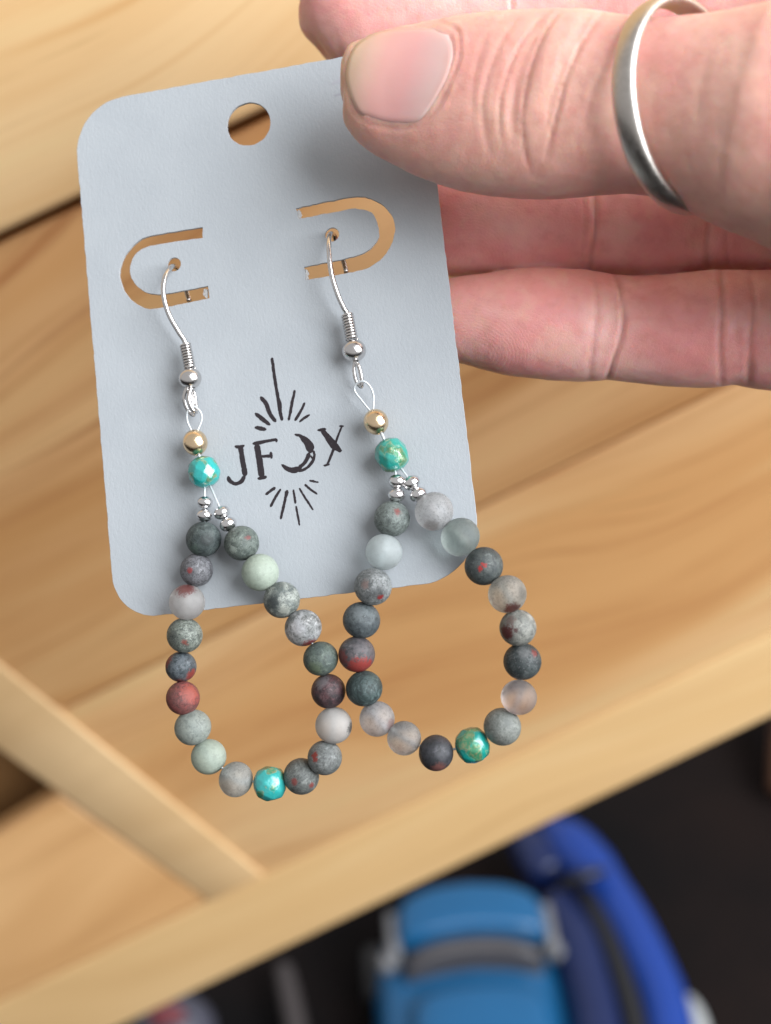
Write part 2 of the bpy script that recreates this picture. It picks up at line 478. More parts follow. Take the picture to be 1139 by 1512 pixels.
def rrect(w_, h_, radii, seg=14):
    pts = []
    for (sx, sy, r, a0) in ((-1, -1, radii[0], 180), (1, -1, radii[1], 270), (1, 1, radii[2], 0), (-1, 1, radii[3], 90)):
        cx, cy = sx * (w_ / 2 - r), sy * (h_ / 2 - r)
        for k in range(seg + 1):
            a = math.radians(a0 + 90 * k / seg)
            pts.append((cx + r * math.cos(a), cy + r * math.sin(a)))
    return pts
def densify(pts, step):
    out = []
    n = len(pts)
    for i in range(n):
        a, b = Vector(pts[i]), Vector(pts[(i + 1) % n]); m = max(1, int((b - a).length / step))
        for k in range(m): out.append(a.lerp(b, k / m))
    return out
def jitter(pts, amp, fr):
    return [(p[0] + amp * noise.noise(Vector((p[0] * fr, p[1] * fr, 1.3))), p[1] + amp * noise.noise(Vector((p[0] * fr, p[1] * fr, 7.7)))) for p in pts]
slotL = [(300, 336), (258, 343), (216, 351), (193, 368), (179, 393), (179, 415), (190, 438), (214, 455), (240, 455), (310, 441), (308, 423), (276, 429), (240, 435), (216, 432), (200, 419), (193, 401), (198, 380), (216, 366), (255, 358), (300, 352)]
slotR = [(438, 308), (485, 298), (522, 291), (548, 294), (571, 308), (583, 330), (582, 352), (571, 375), (553, 391), (528, 401), (451, 414), (450, 395), (494, 386), (528, 378), (550, 365), (560, 347), (556, 324), (546, 313), (528, 309), (508, 311), (441, 324)]
def smooth_poly(uv, sharp):
    """round a traced outline; corners listed in sharp stay"""
    n = len(uv); out = []
    for i in range(n):
        p0, p1, p2, p3 = (Vector(uv[(i + k) % n]) for k in (-1, 0, 1, 2))
        if i in sharp: p0 = p1 * 2 - p2
        if (i + 1) % n in sharp: p3 = p2 * 2 - p1
        for k in range(5):
            t = k / 5
            out.append(0.5 * ((2 * p1) + (-p0 + p2) * t + (2 * p0 - 5 * p1 + 4 * p2 - p3) * t * t + (-p0 + 3 * p1 - 3 * p2 + p3) * t ** 3))
    return out
loops = []
outer = densify(rrect(CW, CH, (0.0085, 0.008, 0.0092, 0.0068)), 0.0006)
loops.append(jitter(outer, 0.00012, 900))
uL = [card_uv(*p) for p in slotL]; uR = [card_uv(*p) for p in slotR]
loops.append(jitter(densify(smooth_poly(uL, {0, 9, 10, 19}), 0.0005), 0.00008, 1500))
loops.append(jitter(densify(smooth_poly(uR, {0, 10, 11, 20}), 0.0005), 0.00012, 1500))
def circ(px, py, rp, n=40):
    c = card_uv(px, py); r = rp * 0.192 / F_PX
    return [(c[0] + r * math.cos(2 * math.pi * k / n), c[1] + r * math.sin(2 * math.pi * k / n)) for k in range(n)]
HOLE_L, HOLE_R = (258, 391), (491, 347)
loops += [jitter(circ(368, 184, 33.5, 60), 0.00008, 1500), circ(*HOLE_L, 10.5), circ(*HOLE_R, 10.5)]
cu = bpy.data.curves.new('card_outline', 'CURVE'); cu.dimensions = '2D'; cu.fill_mode = 'BOTH'
for lp in loops:
    s = cu.splines.new('POLY'); s.points.add(len(lp) - 1); s.use_cyclic_u = True
    for pt, p in zip(s.points, lp): pt.co = (p[0], p[1], 0, 1)
cu.extrude = 0.00021; cu.bevel_depth = 0.00004; cu.bevel_resolution = 1; cu.offset = -0.00004
tmp = bpy.data.objects.new('tmp_card', cu); COL.objects.link(tmp)
bpy.context.view_layer.update()
dg = bpy.context.evaluated_depsgraph_get()
cme = bpy.data.meshes.new_from_object(tmp.evaluated_get(dg))
bpy.data.objects.remove(tmp); bpy.data.curves.remove(cu)
cme.name = 'earring_card'
card = bpy.data.objects.new('earring_card', cme); COL.objects.link(card)
card.matrix_basis = card_M
# weld and flat-shade
bm = bmesh.new(); bm.from_mesh(cme); bmesh.ops.remove_doubles(bm, verts=bm.verts, dist=2e-6)
bmesh.ops.recalc_face_normals(bm, faces=bm.faces); bm.to_mesh(cme); bm.free()
cme.shade_flat()
def card_mat():
    t = NT('grey_blue_card_stock')
    o = t.tc.outputs['Object']
    fib = t.noise(t.mapping(o, scale=(1.0, 0.55, 1)), 2600, 5, 0.65, 0.4)
    fine = t.noise(t.mapping(o, scale=(1, 1, 1)), 5200, 3, 0.6)
    big = t.noise(o, 90, 3)
    c = t.mix(t.mrange(big, 0.3, 0.7), (0.320, 0.341, 0.362), (0.338, 0.359, 0.379))
    c = t.mix(t.math('MULTIPLY', t.mrange(fine, 0.62, 0.8), 0.25), c, (0.37, 0.40, 0.42))
    nb = t.bump(fib, 0.50, 0.00012)
    nb = t.bump(fine, 0.25, 0.00005, nb)
    return t.set(Base_Color=c, Roughness=0.85, Specular_IOR_Level=0.25, Normal=nb)
CARD = card_mat(); cme.materials.clear(); cme.materials.append(CARD)
tag(card, 'pale grey blue rounded earring display card with punched holes, slots and a printed logo', 'card')
CARD_FACE = -0.00025

def ink_mat():
    t = NT('brown_black_ink')
    n = t.noise(t.tc.outputs['Object'], 3500, 4, 0.6)
    c = t.mix(t.mrange(n, 0.60, 0.78), (0.022, 0.017, 0.020), (0.07, 0.066, 0.072))
    return t.set(Base_Color=c, Roughness=0.8, Specular_IOR_Level=0.2)
INK = ink_mat()
FAINT = simple('faint_grey', (0.30, 0.31, 0.34), 0.85)
stroke_no = [0]
def lz(x, y): return (320 + x / 5.4, 510 + y / 5.4)
def stroke_geo(path, step=0.00012):
    """path rows: zoom x, zoom y, width; a ragged inked stroke in card space"""
    uv = []
    for (x, y, wd) in path:
        u, v = card_uv(*lz(x, y)); uv.append((u, v, (wd + 3) * 1.08 / 5.4 / F_PX * 0.189))
    rows = catmull(uv, 10) if len(uv) > 2 else np.array([np.array(uv[0]) * (1 - t) + np.array(uv[1]) * t for t in np.linspace(0, 1, 14)])
    # even resample
    seg = np.r_[0, np.cumsum(np.hypot(np.diff(rows[:, 0]), np.diff(rows[:, 1])))]
    n = max(6, int(seg[-1] / step)); s = np.linspace(0, seg[-1], n)
    rows = np.array([np.interp(s, seg, rows[:, k]) for k in range(3)]).T
    stroke_no[0] += 1; z = CARD_FACE - 0.000012 - 0.0000015 * (stroke_no[0] % 6)
    vs, fs = [], []
    sd = stroke_no[0] * 3.1
    for i in range(n):
        t = rows[min(i + 1, n - 1), :2] - rows[max(i - 1, 0), :2]; t = t / (np.hypot(*t) + 1e-12); nn = np.array((-t[1], t[0]))
        hw = rows[i, 2] / 2
        e = min(i, n - 1 - i) * step
        hw *= min(1, math.sqrt(max(0.12, e / max(hw, 1e-6))))
        j1 = noise.noise(Vector((i * 0.55, sd, 0))) * 0.000055 + noise.noise(Vector((i * 0.16, sd, 5))) * 0.00005
        j2 = noise.noise(Vector((i * 0.55, sd, 9))) * 0.000055 + noise.noise(Vector((i * 0.16, sd, 3))) * 0.00005
        a = rows[i, :2] + nn * max(hw + j1, 0.00001); b = rows[i, :2] - nn * max(hw + j2, 0.00001)
        vs += [(a[0], a[1], z), (b[0], b[1], z)]
        if i: fs.append((2 * i - 2, 2 * i, 2 * i + 1, 2 * i - 1))
    return vs, fs
def printed(name, paths, mat=INK):
    V, Fc = [], []
    for p in paths:
        v, f = stroke_geo(p); o = len(V); V += v; Fc += [tuple(i + o for i in q) for q in f]
    me = bpy.data.meshes.new(name)
    cx = sum(v[0] for v in V) / len(V); cy = sum(v[1] for v in V) / len(V)
    me.from_pydata([(v[0] - cx, v[1] - cy, v[2]) for v in V], [], Fc); me.materials.append(mat)
    o = bpy.data.objects.new(name, me); COL.objects.link(o); o.parent = card; o.location = (cx, cy, 0)
    return o
RAYS = [[(445, 100, 20), (468, 270, 22), (490, 400, 22), (506, 480, 32), (512, 540, 24), (528, 602, 26)],
        [(352, 412, 26), (400, 470, 30), (430, 550, 28), (478, 612, 30)], [(310, 542, 26), (370, 590, 30), (432, 638, 24)],
        [(308, 655, 24), (355, 665, 30), (402, 672, 20)], [(628, 358, 16), (610, 440, 20), (578, 602, 18)],
        [(708, 458, 16), (672, 530, 20), (626, 604, 20)], [(748, 555, 14), (705, 580, 18), (662, 614, 14)],
        [(474, 1135, 26), (430, 1165, 18), (394, 1192, 20)], [(516, 1145, 14), (475, 1210, 18), (432, 1290, 18)],
        [(568, 1155, 30), (555, 1210, 20), (535, 1300, 18), (514, 1388, 16)], [(616, 1150, 14), (630, 1240, 14), (634, 1264, 12)],
        [(636, 1280, 12), (655, 1380, 14), (666, 1438, 10)], [(662, 1138, 12), (712, 1220, 14), (775, 1315, 10)],
        [(706, 1110, 14), (755, 1152, 14), (808, 1188, 10)], [(742, 1080, 12), (775, 1086, 12), (818, 1093, 6)]]
for r_ in RAYS: printed('printed_ray', [r_])
printed('printed_letter', [[(148, 806, 20), (190, 812, 26), (228, 798, 20)], [(195, 805, 38), (208, 900, 36), (228, 1010, 38), (230, 1050, 32)],
                           [(228, 1040, 34), (200, 1088, 28), (150, 1104, 22), (108, 1080, 30), (96, 1044, 22)]])['label'] = 'letter J'
printed('printed_letter', [[(290, 786, 20), (345, 778, 26), (420, 762, 20), (490, 752, 22)], [(484, 748, 16), (480, 775, 12)], [(322, 785, 44), (340, 880, 44), (352, 960, 46), (366, 1058, 46)],
                           [(350, 888, 18), (400, 886, 20), (450, 884, 18)], [(436, 850, 22), (442, 905, 24)], [(330, 1064, 20), (405, 1050, 24)]])['label'] = 'letter F'
printed('printed_moon', [[(624, 712, 10), (668, 724, 22), (712, 760, 46), (742, 800, 58), (752, 838, 58), (752, 862, 36)],
                         [(776, 840, 18), (782, 880, 16), (762, 935, 20), (715, 985, 18), (650, 1006, 20)],
                         [(742, 855, 34), (730, 895, 30), (700, 945, 26), (655, 975, 24)],
                         [(690, 965, 14), (640, 992, 40), (600, 996, 38), (560, 980, 28), (520, 952, 16)], [(752, 880, 8), (768, 905, 8)]])['label'] = 'crescent moon in place of the letter O'
printed('printed_letter', [[(806, 680, 10), (845, 674, 22), (878, 668, 12)], [(840, 672, 30), (890, 735, 42), (940, 800, 54), (975, 830, 34), (990, 855, 18)],
                           [(1002, 645, 12), (975, 715, 14), (945, 800, 18), (915, 885, 18), (886, 952, 16)], [(980, 646, 12), (1020, 646, 12)],
                           [(856, 962, 12), (906, 948, 16)], [(975, 850, 14), (1002, 835, 12)]])['label'] = 'letter X'
# two faint grey strokes near the thumb tip
printed('faint_stroke', [[((490 - 320) * 5.4, (125 - 510) * 5.4, 20), ((510 - 320) * 5.4, (118 - 510) * 5.4, 30)], [((494 - 320) * 5.4, (142 - 510) * 5.4, 14), ((514 - 320) * 5.4, (138 - 510) * 5.4, 24)]], FAINT)

# scraps of clear tape / torn fibre at the slot ends
def tape_mat():
    t = NT('torn_paper_fibre')
    n = t.noise(t.tc.outputs['Object'], 2500, 4)
    return t.set(Base_Color=t.mix(n, (0.30, 0.29, 0.28), (0.42, 0.42, 0.42)), Roughness=0.6, Normal=t.bump(n, 0.6, 0.0002))
TORN = tape_mat()
def scrap(px, py, wpx, hpx, seed):
    c = card_uv(px, py); s = 0.19 / F_PX; rr = random.Random(seed); n = 18; vs = [(0, 0, 0.0)]
    for k in range(n):
        a = 2 * math.pi * k / n; q = 0.75 + 0.5 * rr.random()
        vs.append((wpx * s * q * math.cos(a) / 2, hpx * s * q * math.sin(a) / 2, 0.00012 * rr.random()))
    top = len(vs); vs += [(v[0], v[1], v[2] + 0.00008) for v in vs]
    fs = [(0, k, k % n + 1) for k in range(1, n + 1)] + [(top, top + k % n + 1, top + k) for k in range(1, n + 1)] + [(k, top + k, top + k % n + 1, k % n + 1) for k in range(1, n + 1)]
    me = bpy.data.meshes.new('torn_fibre'); me.from_pydata(vs, [], fs); me.materials.append(TORN)
    o = bpy.data.objects.new('torn_fibre', me); COL.objects.link(o); o.parent = card; o.location = (c[0], c[1], 0.00004)
scrap(441, 316, 10, 15, 1); scrap(452, 405, 8, 18, 2); scrap(304, 433, 8, 14, 4)

# ------------------------------------------------------------------ bead materials
def to_local(o_rot, dx, dy):
    """direction on the visible side of a bead, dx right dy down in -1..1, into bead space"""
    dz = -math.sqrt(max(0.0, 1 - dx * dx - dy * dy))
    w_ = RIGHT * dx + DOWN * dy + FWD * dz
    return o_rot.inverted() @ w_
def stone(name, A, Bc, spots, rot, trans=0.15, mott=0.5, flecks=0.3, fleck=(0.04, 0.045, 0.045), seed=0.0, stretch=(1, 1, 1), rough=0.42, bal=0.5):
    t = NT(name)
    o = t.tc.outputs['Object']
    if mott > 0.35: mott = min(1.0, mott * 1.5); flecks = min(1.0, flecks * 1.5)
    if trans >= 0.4: mott *= 0.6; flecks *= 0.7
    v = t.mapping(o, loc=(seed, seed * 1.9, -seed), scale=stretch)
    n1 = t.noise(v, 1.7, 5, 0.6, 0.5); n2 = t.noise(v, 5.0, 5, 0.65, 0.3); n3 = t.noise(v, 13.0, 3, 0.5)
    c = t.mix(t.math('MULTIPLY', t.mrange(n1, bal - 0.10, bal + 0.12), mott), A, Bc)
    c = t.mix(t.math('MULTIPLY', t.mrange(n2, 0.50, 0.62), mott * 0.75), c, [x * 0.42 for x in Bc])
    n4 = t.noise(t.mapping(o, loc=(-seed, seed, 3)), 3.4, 6, 0.7, 0.9)
    vein = t.math('SUBTRACT', 1.0, t.mrange(t.math('ABSOLUTE', t.math('SUBTRACT', n4, 0.5)), 0.0, 0.022))
    c = t.mix(t.math('MULTIPLY', vein, mott * 0.6), c, [x * 0.5 for x in Bc])
    c = t.mix(t.math('MULTIPLY', t.mrange(n4, 0.56, 0.66), mott * 0.65), c, [min(0.8, x * 1.7 + 0.03) for x in A])
    c = t.mix(t.math('MULTIPLY', t.mrange(n3, 0.56, 0.65), flecks), c, fleck)
    c = t.mix(t.math('MULTIPLY', t.mrange(n3, 0.36, 0.28), flecks * 0.5), c, [min(1, x * 1.5 + 0.08) for x in A])
    for (dx, dy, r, col, amt, soft) in spots:
        d = t.n('ShaderNodeVectorMath', operation='DISTANCE'); t.l(o, d.inputs[0]); d.inputs[1].default_value = to_local(rot, dx, dy)
        dist = t.math('ADD', d.outputs['Value'], t.math('MULTIPLY', t.math('ADD', t.math('SUBTRACT', n2, 0.5), t.math('MULTIPLY', t.math('SUBTRACT', n3, 0.5), 0.6)), 1.3 * r + 0.35))
        c = t.mix(t.math('MULTIPLY', t.mrange(dist, r + soft * 0.7, r - soft * 0.7), amt), c, (col[0] * 0.72, col[1] * 0.6, col[2] * 0.6) if col[0] > 3 * col[1] else col)
    pit = t.noise(o, 22, 4, 0.7)
    nb = t.bump(pit, 0.22, 0.03)
    m = t.set(Base_Color=c, Roughness=t.mrange(n2, 0.3, 0.7, rough - 0.05, rough + 0.08), Normal=nb,
              Transmission_Weight=min(1.0, trans * (1.68 if trans >= 0.4 else 1.6)), IOR=1.38, Specular_IOR_Level=0.5,
              Subsurface_Weight=0.4 if trans > 0.1 else 0.1, Subsurface_Radius=(1, 1, 1), Subsurface_Scale=0.0009 if trans > 0.1 else 0.0005)
    return m

def lathe_mesh(name, prof, seg=40):
    vs, fs = [], []
    for (r, z) in prof:
        for k in range(seg):
            a = 2 * math.pi * k / seg; vs.append((r * math.cos(a), r * math.sin(a), z))
    n = len(prof)
    for i in range(n):
        j = (i + 1) % n
        for k in range(seg): fs.append((i * seg + k, i * seg + (k + 1) % seg, j * seg + (k + 1) % seg, j * seg + k))
    me = bpy.data.meshes.new(name); me.from_pydata(vs, [], fs); me.shade_smooth(); me.update()
    return me
def sphere_prof(hole=0.14, flat=1.0, n=26, rim=0.05):
    p = []
    a0 = math.asin(hole + rim * 0.6)
    for i in range(n + 1):
        a = a0 + (math.pi - 2 * a0) * i / n
        p.append((math.sin(a), math.cos(a) * flat))
    zt = p[0][1]
    p = [(hole, zt - rim * 0.9), (hole + rim * 0.15, zt - 0.01)] + p + [(hole + rim * 0.15, -zt + 0.01), (hole, -zt + rim * 0.9)]
    return p
def mk_recalc(me):
    b = bmesh.new(); b.from_mesh(me); bmesh.ops.recalc_face_normals(b, faces=b.faces); b.to_mesh(b and me); b.free(); me.materials.append(None); return me
BEAD = mk_recalc(lathe_mesh('stone_bead', sphere_prof(0.13, 0.97)))
BALL = mk_recalc(lathe_mesh('ball_bead', sphere_prof(0.26, 0.93, 26, 0.08)))
SEEDM = mk_recalc(lathe_mesh('seed_bead', sphere_prof(0.26, 0.80, 20, 0.1), 28))
GOLDM = mk_recalc(lathe_mesh('gold_bead', sphere_prof(0.24, 0.95, 26, 0.08)))

def facet_mesh():
    """fire-polished glass bead: staggered rows of diamond facets, softly bevelled"""
    bm = bmesh.new(); n = 8; rings = [(0.36, 0.95, 0), (0.80, 0.72, .5), (1.0, 0.24, 0), (1.0, -0.24, .5), (0.80, -0.72, 0), (0.36, -0.95, .5)]
    vr = [[bm.verts.new((r * math.cos(2 * math.pi * (k + o) / n), r * math.sin(2 * math.pi * (k + o) / n), z)) for k in range(n)] for (r, z, o) in rings]
    bmesh.ops.convex_hull(bm, input=bm.verts)
    bmesh.ops.dissolve_limit(bm, angle_limit=math.radians(6), verts=bm.verts, edges=bm.edges)
    bmesh.ops.bevel(bm, geom=list(bm.edges), offset=0.07, segments=3, affect='EDGES', profile=0.5, clamp_overlap=True)
    bmesh.ops.recalc_face_normals(bm, faces=bm.faces)
    me = bpy.data.meshes.new('faceted_bead'); bm.to_mesh(me); bm.free(); me.shade_smooth(); me.set_sharp_from_angle(angle=math.radians(40)); me.materials.append(None)
    return me
FACET = facet_mesh()
def turquoise(name, seed, green=0.5, base=(0.0, 0.36, 0.36), alt=(0.0, 0.26, 0.22)):
    t = NT(name); o = t.tc.outputs['Object']
    v = t.mapping(o, loc=(seed, 2 * seed, seed))
    n1 = t.noise(v, 1.1, 1.5, 0.45, 0.3); n2 = t.noise(v, 4.5, 5, 0.6, 0.4)
    c = t.mix(t.mrange(n1, 0.35, 0.65), base, alt)
    m1 = t.math('MULTIPLY', t.mrange(t.math('ADD', n1, t.math('MULTIPLY', t.math('SUBTRACT', n2, 0.5), 0.18)), 0.66 - 0.14 * green, 0.74 - 0.14 * green), 0.9)
    pic = t.mix(t.mrange(n2, 0.42, 0.66), (0.05, 0.20, 0.09), (0.22, 0.22, 0.10))
    c = t.mix(t.math('MULTIPLY', m1, 0.85), c, pic)
    # pale gilt outline where the glaze patches meet
    edge = t.math('SUBTRACT', 1.0, t.mrange(t.math('ABSOLUTE', t.math('SUBTRACT', n1, 0.68 - 0.14 * green)), 0.0, 0.012))
    c = t.mix(t.math('MULTIPLY', edge, 0.45), c, (0.30, 0.34, 0.20))
    return t.set(Base_Color=c, Roughness=0.16, Specular_IOR_Level=0.7, Coat_Weight=0.6, Coat_Roughness=0.08, Metallic=t.math('MULTIPLY', m1, 0.25),
                 Normal=t.bump(n2, 0.12, 0.05))
TQ = {'a': turquoise('turquoise_glass', 1.1, 0.35, (0.01, 0.32, 0.31), (0.02, 0.26, 0.235)), 'b': turquoise('green_turquoise_glass', 2.7, 1.0, (0.015, 0.27, 0.23), (0.04, 0.22, 0.16)),
      'c': turquoise('sky_turquoise_glass', 5.3, 0.9, (0.03, 0.29, 0.28), (0.02, 0.30, 0.28)), 'd': turquoise('teal_turquoise_glass', 9.4, 1.1, (0.01, 0.24, 0.22), (0.01, 0.2, 0.14))}

def place(name, me, pos, axis, r, mat, parent, label=None, spin=0.0, sx=1.0):
    o = bpy.data.objects.new(name, me); COL.objects.link(o)
    q = axis.normalized().to_track_quat('Z', 'Y').to_matrix() @ Matrix.Rotation(spin, 3, 'Z')
    m = q.to_4x4() @ Matrix.Diagonal((r * sx, r * sx, r, 1)); m.translation = pos
    o.parent = parent; o.matrix_parent_inverse = parent_inv(parent); o.matrix_basis = m
    if mat is not None:
        o.material_slots[0].link = 'OBJECT'; o.material_slots[0].material = mat
    if label: o['label'] = label
    return o, q

RED = (0.20, 0.03, 0.025); MAR = (0.085, 0.020, 0.022); BRICK = (0.24, 0.065, 0.05); DK = (0.02, 0.024, 0.025)
GREY = (0.17, 0.19, 0.185); LGR = (0.34, 0.36, 0.34); PALE = (0.52, 0.56, 0.53); MINT = (0.44, 0.52, 0.45); DGREEN = (0.055, 0.085, 0.075); CHAR = (0.030, 0.037, 0.042); BGREY = (0.10, 0.125, 0.135)
# each: px, py, diameter, A, B, spots(dx,dy,r,col,amt,soft), kwargs, label
LEFT = [
 (301, 796, 54, (0.10, 0.125, 0.12), (0.05, 0.065, 0.065), [(.3, .1, .35, DK, .6, .2), (-.5, .6, .4, (0.10, 0.15, 0.12), .5, .2)], dict(seed=1, mott=.8, flecks=.4), 'dark grey green mottled stone bead'),
 (290, 842, 50, (0.20, 0.20, 0.215), (0.12, 0.12, 0.13), [(-.28, .0, .16, (0.36, .05, .05), .85, .06)], dict(seed=2, mott=.6, flecks=.5), 'grey stone bead with a small red dot'),
 (277, 889, 54, (0.62, 0.60, 0.585), (0.50, 0.485, 0.48), [(-.05, -.85, .55, (0.36, .07, .06), .9, .25)], dict(seed=3, trans=.45, flecks=.0, mott=.3), 'pale frosted bead with a red top'),
 (273, 938, 54, (0.26, 0.285, 0.25), (0.13, 0.15, 0.13), [(.15, .3, .16, (0.30, .07, .05), .8, .08), (-.5, .0, .3, DK, .5, .15)], dict(seed=4, flecks=.8, mott=.6), 'grey green speckled bead with a red streak'),
 (267, 985, 47, (0.12, 0.14, 0.155), (0.05, 0.065, 0.075), [(-.85, -.4, .45, RED, .9, .15), (.75, .5, .4, (0.34, .07, .05), .85, .15), (0, .9, .3, RED, .7, .15)], dict(seed=5, mott=.7, rough=.35), 'slate blue bead with red sides'),
 (271, 1030, 52, (0.20, 0.06, 0.055), (0.13, 0.055, 0.05), [(.6, -.4, .55, (0.38, .10, .07), .7, .3)], dict(seed=6, mott=.6, trans=.02), 'brick red stone bead'),
 (285, 1074, 54, (0.30, 0.33, 0.30), (0.24, 0.27, 0.25), [(0, -.75, .10, (.15, .17, .15), .6, .06)], dict(seed=7, mott=.4, flecks=.15, trans=.2), 'pale grey green plain bead'),
 (308, 1118, 54, (0.40, 0.46, 0.39), (0.33, 0.38, 0.33), [], dict(seed=8, mott=.3, flecks=.1, trans=.25), 'pale mint bead'),
 (349, 1150, 51, (0.56, 0.57, 0.54), (0.40, 0.41, 0.40), [(-.5, .2, .3, (.13, .14, .14), .4, .2)], dict(seed=9, mott=.6, flecks=.3, trans=.42), 'cloudy grey bead'),
 (399, 1157, 50, 'c'),
 (445, 1147, 54, (0.17, 0.18, 0.17), (0.11, 0.12, 0.115), [(-.32, .1, .18, (0.30, .06, .05), .8, .07), (.6, .35, .15, (0.30, .06, .05), .8, .07)], dict(seed=11, mott=.6, stretch=(1, 2, 1)), 'grey brown bead with two red dots'),
 (480, 1118, 52, (0.20, 0.21, 0.205), (0.14, 0.15, 0.145), [(-.55, -.3, .18, (0.33, .05, .035), .95, .06), (-.5, -.05, .15, (0.33, .05, .035), .9, .06)], dict(seed=12, mott=.6, trans=.15), 'grey bead with a red streak'),
 (493, 1071, 55, (0.54, 0.52, 0.50), (0.47, 0.455, 0.44), [(.92, .1, .28, DK, .8, .12)], dict(seed=13, mott=.15, flecks=.0, trans=.34), 'milky white bead with a black edge'),
 (485, 1021, 53, (0.075, 0.035, 0.038), (0.035, 0.025, 0.028), [(-.4, -.7, .45, (.12, .12, .125), .6, .25)], dict(seed=14, mott=.7, trans=.0, rough=.34), 'dark maroon bead'),
 (474, 972, 52, (0.10, 0.125, 0.105), (0.065, 0.085, 0.078), [(-.3, .5, .4, (0.11, 0.14, 0.08), .6, .25)], dict(seed=15, mott=.6, flecks=.35, trans=.04), 'dark olive green bead'),
 (448, 927, 56, (0.48, 0.49, 0.50), (0.22, 0.23, 0.225), [(.35, .85, .38, (0.26, .03, .03), .9, .12), (-.25, -.1, .4, (.5, .5, .52), .6, .3)], dict(seed=16, mott=.7, flecks=.3, trans=.25), 'whitish grey bead with a red bottom'),
 (416, 886, 55, (0.085, 0.10, 0.095), (0.30, 0.32, 0.29), [(-.45, .1, .35, DK, .7, .15), (.2, .5, .3, (.32, .33, .29), .6, .15)], dict(seed=17, mott=.7, flecks=.5, trans=.03), 'black green bead with whitish mottling'),
 (385, 845, 57, (0.40, 0.46, 0.385), (0.37, 0.43, 0.36), [], dict(seed=18, mott=.3, flecks=.05, trans=.18), 'pale mint green bead'),
 (357, 802, 54, (0.14, 0.165, 0.145), (0.09, 0.11, 0.10), [(.5, -.35, .16, (0.26, .05, .05), .7, .08), (-.4, .3, .2, (.3, .34, .3), .6, .12)], dict(seed=19, mott=.6, flecks=.4, trans=.06), 'grey green bead with a faint red streak'),
]
